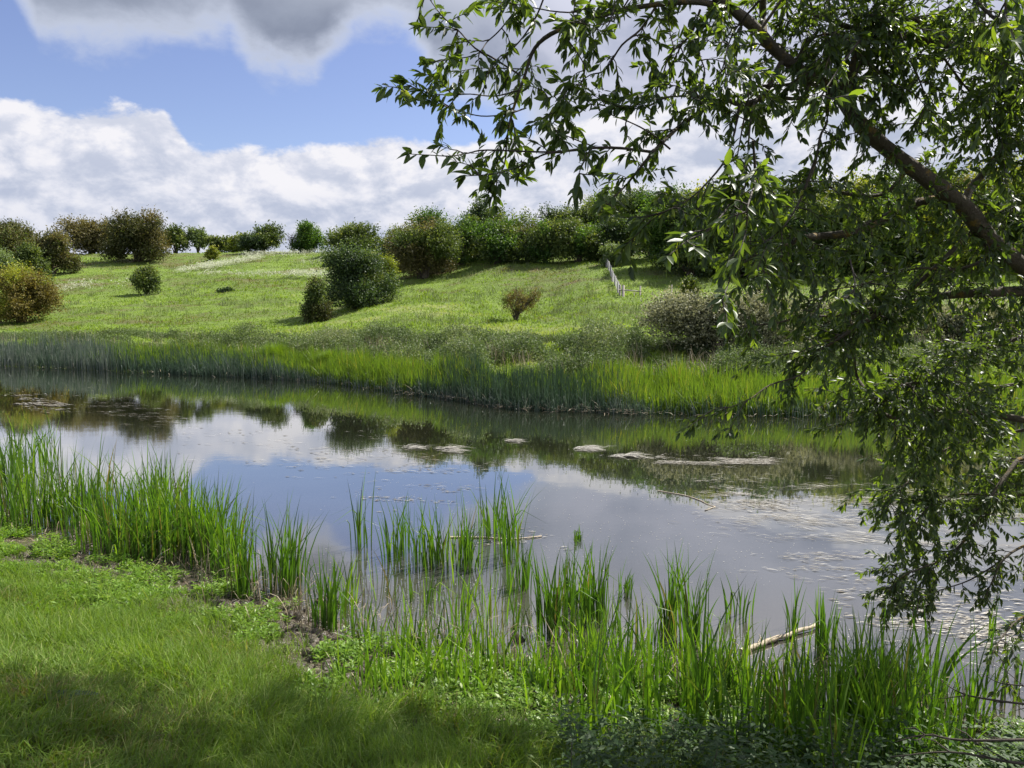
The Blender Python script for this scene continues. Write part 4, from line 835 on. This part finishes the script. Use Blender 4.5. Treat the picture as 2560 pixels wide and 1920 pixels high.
def thistle():
    P = np.array([-2.32, 4.05, 0]); P = at(55, 716, 4.35); P[2] = float(H_near(P[0], P[1]))+.03; r = rs; mb = MB(); a = 0.25
    o = empty('thistle', P, 'grey-green spiny thistle lying in the lawn at lower left', 'thistle')
    for j in range(7):
        c0 = np.array([0, 0, 0]); ang = [.15, .5, -.3, 2.6, 3.4, 1.3, -1.4][j]; L = [.24, .16, .17, .12, .16, .1, .1][j]; dv_ = np.array([math.cos(ang), math.sin(ang), .22])
        for s in np.linspace(.1, 1, 14):
            for sd in (-1, 1):
                n_ = np.array([-math.sin(ang), math.cos(ang), .3])*sd; q = c0+dv_*L*s+[0, 0, -.05*s*s]; cards(mb, q[None], (n_*1.2+dv_*.8)[None], np.array([[0, 0, 1.]]), .045*(1.25-s), .016, .5+.4*r.rand())
    mb.build('leaves', M['dock'], o)
thistle()
def twigs_right():
    r = rs; T = M['twig']
    def br(nm, lb, pts, r0, sub):
        P = np.array([at(*p) for p in pts]); Q = smooth_path(P, 4); mb = MB(); tube(mb, Q, np.linspace(r0, r0*.25, len(Q)), 6)
        for i in range(sub):
            c = Q[r.randint(1, len(Q)-1)]; e = c+[-r.uniform(.05, .25), r.normal(0, .08), r.normal(.02, .07)]; tube(mb, [c, (c+e)/2+r.normal(0, .01, 3), e], [r0*.4, r0*.3, r0*.12], 4)
        tag(mb.build(nm, T, None, loc=P[0]), lb, 'branch', 'bare branches at the lower right corner')
    br('bare_branch', 'thin bare branch arching over the water at lower right', [(1060, 706, 4.6), (1024, 704, 4.7), (975, 697, 4.8), (955, 690, 4.9), (938, 678, 5.0)], .010, 3)
    br('bare_branch', 'short bare twig above the arching branch at right edge', [(1060, 692, 4.6), (1024, 686, 4.7), (1000, 683, 4.8), (984, 675, 4.9)], .007, 2)
    br('bare_branch', 'dark fallen branch lying low across the bottom right corner', [(1070, 738, 4.0), (1020, 740, 4.0), (960, 740, 4.1), (925, 735, 4.2), (895, 742, 4.25)], .011, 6)
    br('bare_branch', 'lowest dark branch along the bottom edge at right', [(1070, 768, 3.7), (1010, 762, 3.7), (950, 752, 3.8), (890, 757, 3.9)], .010, 5)
    br('dry_stalk', 'tall pale dry stalk rising beside the bank reeds at right', [(834, 770, 4.2), (830, 720, 4.3), (826, 680, 4.4), (820, 642, 4.5)], .004, 1)
twigs_right()

# ------------------------------------------------------------------ willow
def willow():
    r = np.random.RandomState(33)
    base = np.array([6.1, 4.7, 0]); base[2] = float(H_near(base[0], base[1]))-.1
    root = empty('willow_tree', base, 'large willow leaning in from the right with leafy branches over the water', 'tree')
    base = np.array(root.location)
    limbs = MB(); small = MB(); LF = []     # leaf records: pos, dir, normal, length, tint
    hub = np.array([5.3, 5.4, 2.35])
    def loc(P): return np.asarray(P)-base
    # trunk
    tb = MB(); T = smooth_path([base-[0, 0, .1], base+[-.1, .1, .5], base+[-.35, .4, 1.1], hub, hub+[-.2, .1, .4]], 5)
    tube(tb, loc(T), np.linspace(.27, .15, len(T)), 14); tb.build('trunk', M['bark'], root, smooth=True)
    T2 = smooth_path([base+[.05, 0, .3], base+[.3, .2, 1.6], base+[.1, .3, 3.2], base+[-.6, .4, 4.6]], 5)
    tb = MB(); tube(tb, loc(T2), np.linspace(.2, .10, len(T2)), 12); tb.build('trunk', M['bark'], root, smooth=True)
    def leaves_on(Q, tang, L0, spacing, big=1.0, sx=0.):
        seglen = np.linalg.norm(np.diff(Q, axis=0), axis=1); tot = seglen.sum(); n = max(3, int(tot/spacing)); s = (np.arange(n)+r.rand(n)*.6)/n
        cum = np.concatenate([[0], np.cumsum(seglen)])/tot
        P = np.stack([np.interp(s, cum, Q[:, i]) for i in range(3)], -1); T_ = norm(np.stack([np.interp(s, cum, tang[:, i]) for i in range(3)], -1))
        A = rdir(n, r); A = norm(A-T_*(A*T_).sum(1, keepdims=True)); d_ = norm(T_*.75+A*.8+np.array([0, 0, -.38])); 
        LF.append((P, d_, norm(rdir(n, r)*.8+np.array([0, 0, 1.])), L0*big*r.uniform(.55, 1.2, n)*(.75+.35*s), r.normal(.42, .17, n)))
        # tuft at the tip
        k = 4; d2 = norm(T_[-1]+rdir(k, r)*.6+np.array([0, 0, -.15])); LF.append((np.repeat(Q[-1:], k, 0), d2, norm(rdir(k, r)+np.array([0, 0, 1.])), L0*big*r.uniform(.6, 1.0, k), r.normal(.5, .15, k)))
    def twig(p, d0, L, lv=1, big=1.0, r0=.004, droop=.5, sp=.022):
        m = 6; Q = [np.array(p)]; dcur = norm(np.array(d0)[None])[0]
        for i in range(m):
            dcur = norm((dcur+r.normal(0, .16, 3)+np.array([0, 0, -droop/m]))[None])[0]; Q.append(Q[-1]+dcur*L/m)
        Q = np.array(Q); tube(small, loc(Q), np.linspace(r0, r0*.35, m+1), 4); tg = norm(np.gradient(Q, axis=0))
        leaves_on(Q[1:], tg[1:], .068, sp*.60, big)
        if lv > 0:
            for i in range(int(1+L*5)):
                j = r.randint(1, m); twig(Q[j], tg[j]*.7+rdir(1, r)[0]*.7, L*r.uniform(.35, .6), lv-1, big, r0*.6, droop, sp)
        return Q
    def branch(pts, D0, D1, r0, r1, tw=5, L=.45, lv=1, name='limb', first=None, big=1.0, sp=.024, side=1.0, wob=.10, droop=.45, s0=.1):
        n = len(pts); Ds = np.linspace(D0, D1, n) if np.isscalar(D0) else np.array(D0)
        P = [at(px, py, D) for (px, py), D in zip(pts, Ds+r.normal(0, wob, n)*(np.arange(n) > 0))]
        if first is not None: P = [np.array(first)]+P
        elif r0 > .009 and MAIN:
            A_ = MAIN[0]; q_ = A_[np.argmin(np.linalg.norm(A_-P[0], axis=1))]
            if np.linalg.norm(q_-P[0]) < .8: P = [q_]+P
        Q = smooth_path(P, 4); rad = np.linspace(r0, r1, len(Q))*(1+r.normal(0, .05, len(Q)))
        tube(limbs if r0 > .009 else small, loc(Q), rad, 10 if r0 > .02 else 5)
        tg = norm(np.gradient(Q, axis=0)); tot = np.linalg.norm(np.diff(Q, axis=0), axis=1).sum(); mx_ = sum(p[0] for p in pts)/n; my_ = sum(p[1] for p in pts)/n; tw = tw*(.6 if my_ > 295 and mx_ < 850 else 1); m = int(tot*tw*((2.0 if my_ < 200 else 1.7) if mx_ > 820 else (1.55 if my_ < 200 else 1.4) if mx_ > 690 else 1.3)); big *= 1.0 if mx_ > 690 else 1.25
        for i in range(m):
            j = min(len(Q)-1, int(len(Q)*(s0+(1-s0)*r.rand()))); A = rdir(1, r)[0]; A[2] = A[2]*.8-.05
            twig(Q[j], tg[j]*.55+A*side, L*r.uniform(.5, 1.25), lv, big, .0042, droop, sp)
        if r1 < .006: leaves_on(Q[len(Q)//2:], tg[len(Q)//2:], .08, sp*1.4, big)
        return Q
    # main limb, from the trunk across the top right
    MAIN = []
    Qm = branch([(1050, 290), (1024, 268), (993, 243), (964, 207), (930, 181), (891, 152), (862, 126), (834, 90), (811, 78), (776, 51), (752, 25), (713, -6), (660, -50)],
           [5.9, 5.8, 5.6, 5.4, 5.2, 5.1, 5.0, 5.0, 4.9, 4.8, 4.7, 4.6, 4.6], None, .074, .024, 3.2, .34, 1, first=hub+[-.1, .05, .3], s0=.25)
    # thin continuation drawn thinner than the limb
    MAIN.append(Qm)
    branch([(733, 10), (700, 2), (660, 4), (610, 13), (559, 30), (535, 48), (524, 78), (513, 110), (507, 136), (504, 166), (488, 194)], 4.65, 4.5, .022, .0025, 4.5, .24, 1)
    branch([(1070, 110), (1024, 87), (1000, 69), (979, 55), (955, 45), (915, 38), (860, 30), (800, 10)], 5.6, 5.0, .075, .01, 7, .5, 1, first=np.array(T2[-6]))
    branch([(834, 92), (849, 81), (856, 55), (865, 36), (878, 16), (889, -10), (895, -60)], 5.0, 4.9, .028, .016, 9, .5)
    branch([(764, 40), (763, 15), (762, -30)], 4.85, 4.8, .03, .02, 6, .4)
    branch([(969, 192), (983, 174), (1001, 153), (1024, 142), (1060, 135)], 5.4, 5.4, .028, .02, 10, .45)
    branch([(827, 95), (827, 121), (820, 137), (815, 166), (805, 190)], 5.0, 4.7, .014, .004, 5, .3)
    branch([(800, 98), (762, 96), (753, 110), (749, 137), (746, 179)], 4.9, 4.4, .014, .004, 5, .3)
    branch([(790, 84), (753, 87), (748, 100), (744, 119), (737, 158)], 4.9, 4.5, .012, .004, 4, .3)
    branch([(762, 96), (740, 104), (720, 100), (685, 122), (666, 139), (653, 152), (637, 172), (626, 185), (617, 194), (600, 205)], 4.8, 4.3, .020, .003, 3.5, .26, 1, s0=.05)
    branch([(653, 152), (620, 148), (588, 148), (566, 151), (545, 154), (530, 162), (513, 169), (493, 174), (465, 176)], 4.4, 4.2, .009, .0025, 4, .16, 0)
    branch([(590, 149), (548, 152), (487, 150), (469, 153), (451, 156), (429, 155), (409, 154)], 4.35, 4.2, .006, .002, 2.0, .13, 0)
    branch([(513, 14), (498, 32), (487, 42), (475, 55), (440, 61), (426, 64)], 4.5, 4.3, .005, .002, 6, .2, 0)
    branch([(545, -5), (535, 19), (519, 42), (501, 59), (481, 81)], 4.5, 4.4, .006, .003, 6, .18, 0)
    branch([(520, 75), (493, 58), (475, 48), (458, 30), (443, 17), (433, 4), (425, -8)], 4.5, 4.3, .006, .0025, 6, .2, 0)
    branch([(523, 69), (481, 68), (461, 71)], 4.5, 4.4, .004, .002, 7, .18, 0)
    branch([(520, 90), (495, 96), (470, 94), (453, 95), (429, 93), (406, 84)], 4.5, 4.3, .005, .002, 6, .18, 0)
    branch([(526, 108), (507, 114), (481, 116), (458, 110), (429, 100), (415, 99)], 4.5, 4.3, .005, .002, 6, .17, 0)
    branch([(590, 145), (574, 139), (559, 132), (548, 123)], 4.4, 4.3, .004, .002, 6, .15, 0)
    branch([(670, 149), (653, 135), (634, 124), (603, 111), (582, 98)], 4.5, 4.3, .006, .002, 5, .2, 0)
    branch([(720, 104), (697, 97), (668, 97), (646, 107), (626, 108), (605, 101), (585, 91)], 4.6, 4.4, .008, .002, 5, .2, 0)
    branch([(655, 8), (640, 30), (622, 45), (605, 70), (590, 75), (572, 88), (548, 98)], 4.6, 4.4, .008, .002, 6, .22, 1)
    branch([(700, 10), (690, 35), (670, 55), (660, 80), (640, 95)], 4.6, 4.4, .008, .002, 7, .24, 1)
    branch([(560, 30), (575, 50), (585, 70), (575, 95), (560, 110)], 4.5, 4.3, .005, .002, 6, .2, 0)
    branch([(590, 150), (586, 158), (580, 170), (578, 185)], 4.3, 4.1, .004, .002, 12, .10, 0, big=1.2)
    branch([(730, 15), (700, 45), (705, 75), (690, 95)], 4.7, 4.4, .007, .002, 8, .25, 1)
    branch([(760, 0), (735, 30), (725, 60), (728, 88)], 4.4, 4.2, .007, .002, 7, .28, 1)
    branch([(600, -20), (585, 8), (560, 12), (520, 5), (495, 2)], 4.5, 4.4, .006, .002, 8, .2, 1)
    branch([(640, -20), (620, 12), (600, 25), (575, 22)], 4.5, 4.4, .006, .002, 8, .2, 1)
    # middle left curtain
    branch([(740, 100), (735, 130), (725, 160), (705, 185), (688, 200), (668, 210), (655, 216)], 4.5, 3.9, .008, .002, 7, .28, 1, big=1.15)
    branch([(746, 160), (738, 190), (722, 215), (706, 232), (688, 240), (668, 256)], 4.0, 3.4, .007, .002, 6, .22, 1, big=1.2)
    branch([(753, 140), (755, 180), (748, 205), (746, 230), (738, 258)], 3.6, 3.1, .007, .002, 6, .22, 1, big=1.2)
    branch([(815, 160), (800, 200), (785, 225), (770, 240), (760, 262)], 4.6, 4.2, .008, .002, 8, .3, 1)
    branch([(742, 205), (735, 225), (733, 262), (728, 285), (722, 300)], 3.3, 3.1, .005, .002, 6, .15, 0, big=1.2)
    # arch limb and lower limbs
    branch([(958, 205), (928, 201), (904, 210), (878, 221), (849, 233), (820, 236), (805, 237), (788, 245), (768, 251), (745, 262)], 5.4, 4.9, .045, .008, 8, .45, 1)
    branch([(883, 194), (843, 193), (830, 187), (805, 187), (780, 200)], 5.2, 4.9, .016, .004, 7, .35, 1)
    branch([(1060, 292), (1024, 291), (979, 293), (950, 295), (921, 300), (892, 307), (863, 323), (841, 335), (800, 352)], 5.8, 5.3, .050, .004, 8, .42, 1, first=hub)
    branch([(892, 307), (870, 309), (849, 314), (827, 316), (805, 316), (776, 323), (745, 326), (718, 330)], 5.5, 4.9, .018, .0025, 5, .28, 1)
    branch([(863, 323), (840, 338), (815, 355), (800, 375), (770, 385), (748, 400), (722, 410)], 5.4, 5.0, .012, .002, 6, .25, 1)
    branch([(1024, 420), (979, 413), (928, 410), (907, 417), (885, 415), (870, 395), (856, 374), (854, 337), (849, 316)], 6.2, 5.6, .032, .006, 7, .4, 1, first=hub+[.1, 0, -.5])
    branch([(880, 416), (862, 410), (850, 400), (830, 402), (812, 412)], 5.9, 5.6, .008, .002, 7, .25, 1)
    branch([(1060, 470), (1024, 458), (1008, 473), (986, 504), (965, 540), (940, 560), (905, 575), (890, 590)], 6.6, 6.4, .025, .003, 13, .38, 1, first=hub+[.2, .1, -.7])
    branch([(1024, 430), (975, 440), (945, 450), (920, 470), (900, 490), (885, 505)], 6.6, 6.3, .016, .003, 13, .38, 1)
    branch([(1024, 495), (990, 495), (952, 495), (925, 510), (910, 540)], 6.6, 6.4, .014, .003, 13, .36, 1)
    branch([(1060, 535), (1024, 546), (1003, 560), (992, 582), (983, 600)], 6.3, 6.2, .015, .003, 6, .28, 1)
    branch([(1003, 560), (970, 580), (941, 590), (918, 600)], 6.3, 6.2, .008, .003, 6, .2, 1)
    branch([(1070, 610), (1040, 612), (1018, 620), (1000, 640), (992, 655)], 5.4, 5.2, .012, .003, 7, .25, 1)
    branch([(1060, 340), (1000, 345), (960, 360), (930, 380), (900, 385), (870, 400)], 6.0, 5.7, .022, .003, 11, .45, 1, first=hub+[0, 0, -.3])
    branch([(1060, 380), (1010, 385), (970, 395), (940, 420), (915, 440)], 6.4, 6.2, .018, .003, 11, .42, 1)
    branch([(1000, 243), (980, 262), (950, 270), (920, 268), (890, 275), (860, 285), (830, 290)], 5.6, 5.2, .016, .003, 8, .42, 1)
    branch([(1040, 200), (1010, 210), (1000, 230), (985, 240)], 5.6, 5.4, .012, .003, 10, .4, 1)
    branch([(905, 20), (930, 40), (960, 80), (985, 110), (1000, 140)], 5.0, 5.2, .014, .003, 10, .38, 1)
    branch([(960, -20), (985, 10), (1010, 30), (1030, 40)], 4.6, 4.6, .016, .004, 13, .4, 1)
    branch([(880, 10), (910, 60), (925, 100), (915, 130)], 4.9, 4.9, .010, .003, 9, .35, 1)
    branch([(810, 40), (840, 35), (870, 65), (900, 90)], 4.8, 4.8, .010, .003, 9, .35, 1)
    branch([(800, -20), (815, 20), (830, 45), (825, 70)], 4.6, 4.5, .010, .003, 9, .35, 1)
    # a few close, large leaves
    branch([(860, 40), (845, 60), (830, 82), (818, 100)], 3.3, 3.1, .005, .002, 5, .12, 0, big=1.15)
    branch([(1010, -20), (1005, 10), (1015, 40)], 2.6, 2.5, .005, .002, 5, .12, 0, big=1.1)
    branch([(850, 260), (855, 285), (845, 300)], 3.9, 3.7, .005, .002, 6, .12, 0, big=1.2)
    # upper crown, above the frame: shades the lawn
    def high(p0, pts, r0, tw=5, L=.7, s0=.2):
        Q = smooth_path([np.array(p0)]+[np.array(q, float) for q in pts], 4); tube(limbs, loc(Q), np.linspace(r0, .008, len(Q)), 8); tg = norm(np.gradient(Q, axis=0)); tot = np.linalg.norm(np.diff(Q, axis=0), axis=1).sum()
        for i in range(int(tot*tw)):
            j = int(len(Q)*(s0+(1-s0)*r.rand())) % len(Q); A = rdir(1, r)[0]; twig(Q[j], tg[j]*.4+A, L*r.uniform(.5, 1.2), 1, 1.55, .006, .2, .050)
    H0 = T2[-1]
    high(H0, [(5.2, 6.6, 6.6), (4.8, 7.4, 7.6), (3.6, 8.0, 8.0), (2.0, 8.2, 8.2)], .07, 8, s0=.5)
    high(H0, [(5.6, 7.0, 6.9), (5.2, 8.2, 7.9), (3.8, 8.9, 8.3)], .07, 9, s0=.6)
    high(H0, [(5.0, 6.4, 6.8), (4.2, 7.0, 7.6), (3.0, 7.4, 7.8), (1.4, 7.6, 8.0)], .07, 9, s0=.5)
    high(H0, [(5.0, 5.8, 6.8), (3.8, 6.0, 7.6), (2.2, 6.6, 7.9), (.2, 6.8, 7.9)], .06, 8, s0=.6)
    limbs.build('limbs', M['bark'], root, smooth=True); small.build('twigs', M['twig'], root)
    # leaves: five rows, folded along the midrib and curved downwards
    P = np.concatenate([a[0] for a in LF]); d_ = norm(np.concatenate([a[1] for a in LF])); N = np.concatenate([a[2] for a in LF]); L = np.concatenate([a[3] for a in LF]); tn = np.clip(np.concatenate([a[4] for a in LF]), 0, 1)
    n = len(P); print('willow leaves', n)
    s = norm(np.cross(d_, N)); up_ = norm(np.cross(s, d_)); tt = np.array([0, .22, .5, .78, 1.]); wp = np.array([.10, .80, 1., .62, .02])
    w = L*r.uniform(.25, .40, n); curl = r.uniform(.02, .30, n); V = np.zeros((n, 5, 3, 3))
    for i in range(5):
        c = P+d_*(L*tt[i])[:, None]-up_*(L*curl*tt[i]**2)[:, None]
        V[:, i, 1] = c; V[:, i, 0] = c-s*(w*wp[i]*.5)[:, None]+up_*(w*wp[i]*.16)[:, None]; V[:, i, 2] = c+s*(w*wp[i]*.5)[:, None]+up_*(w*wp[i]*.16)[:, None]
    f = []; b0 = np.arange(n)[:, None]*15
    for i in range(4):
        for j in range(2): k = i*3+j; f.append(np.stack([b0[:, 0]+k, b0[:, 0]+k+1, b0[:, 0]+k+4, b0[:, 0]+k+3], -1))
    mb = MB(); mb.add(loc(V.reshape(-1, 3)), np.concatenate(f), np.repeat(tn, 15)); mb.build('leaves', M['willow'], root, smooth=True)
willow()
print('tris approx', sum(len(o.data.polygons) for o in S.objects if o.type == 'MESH'))
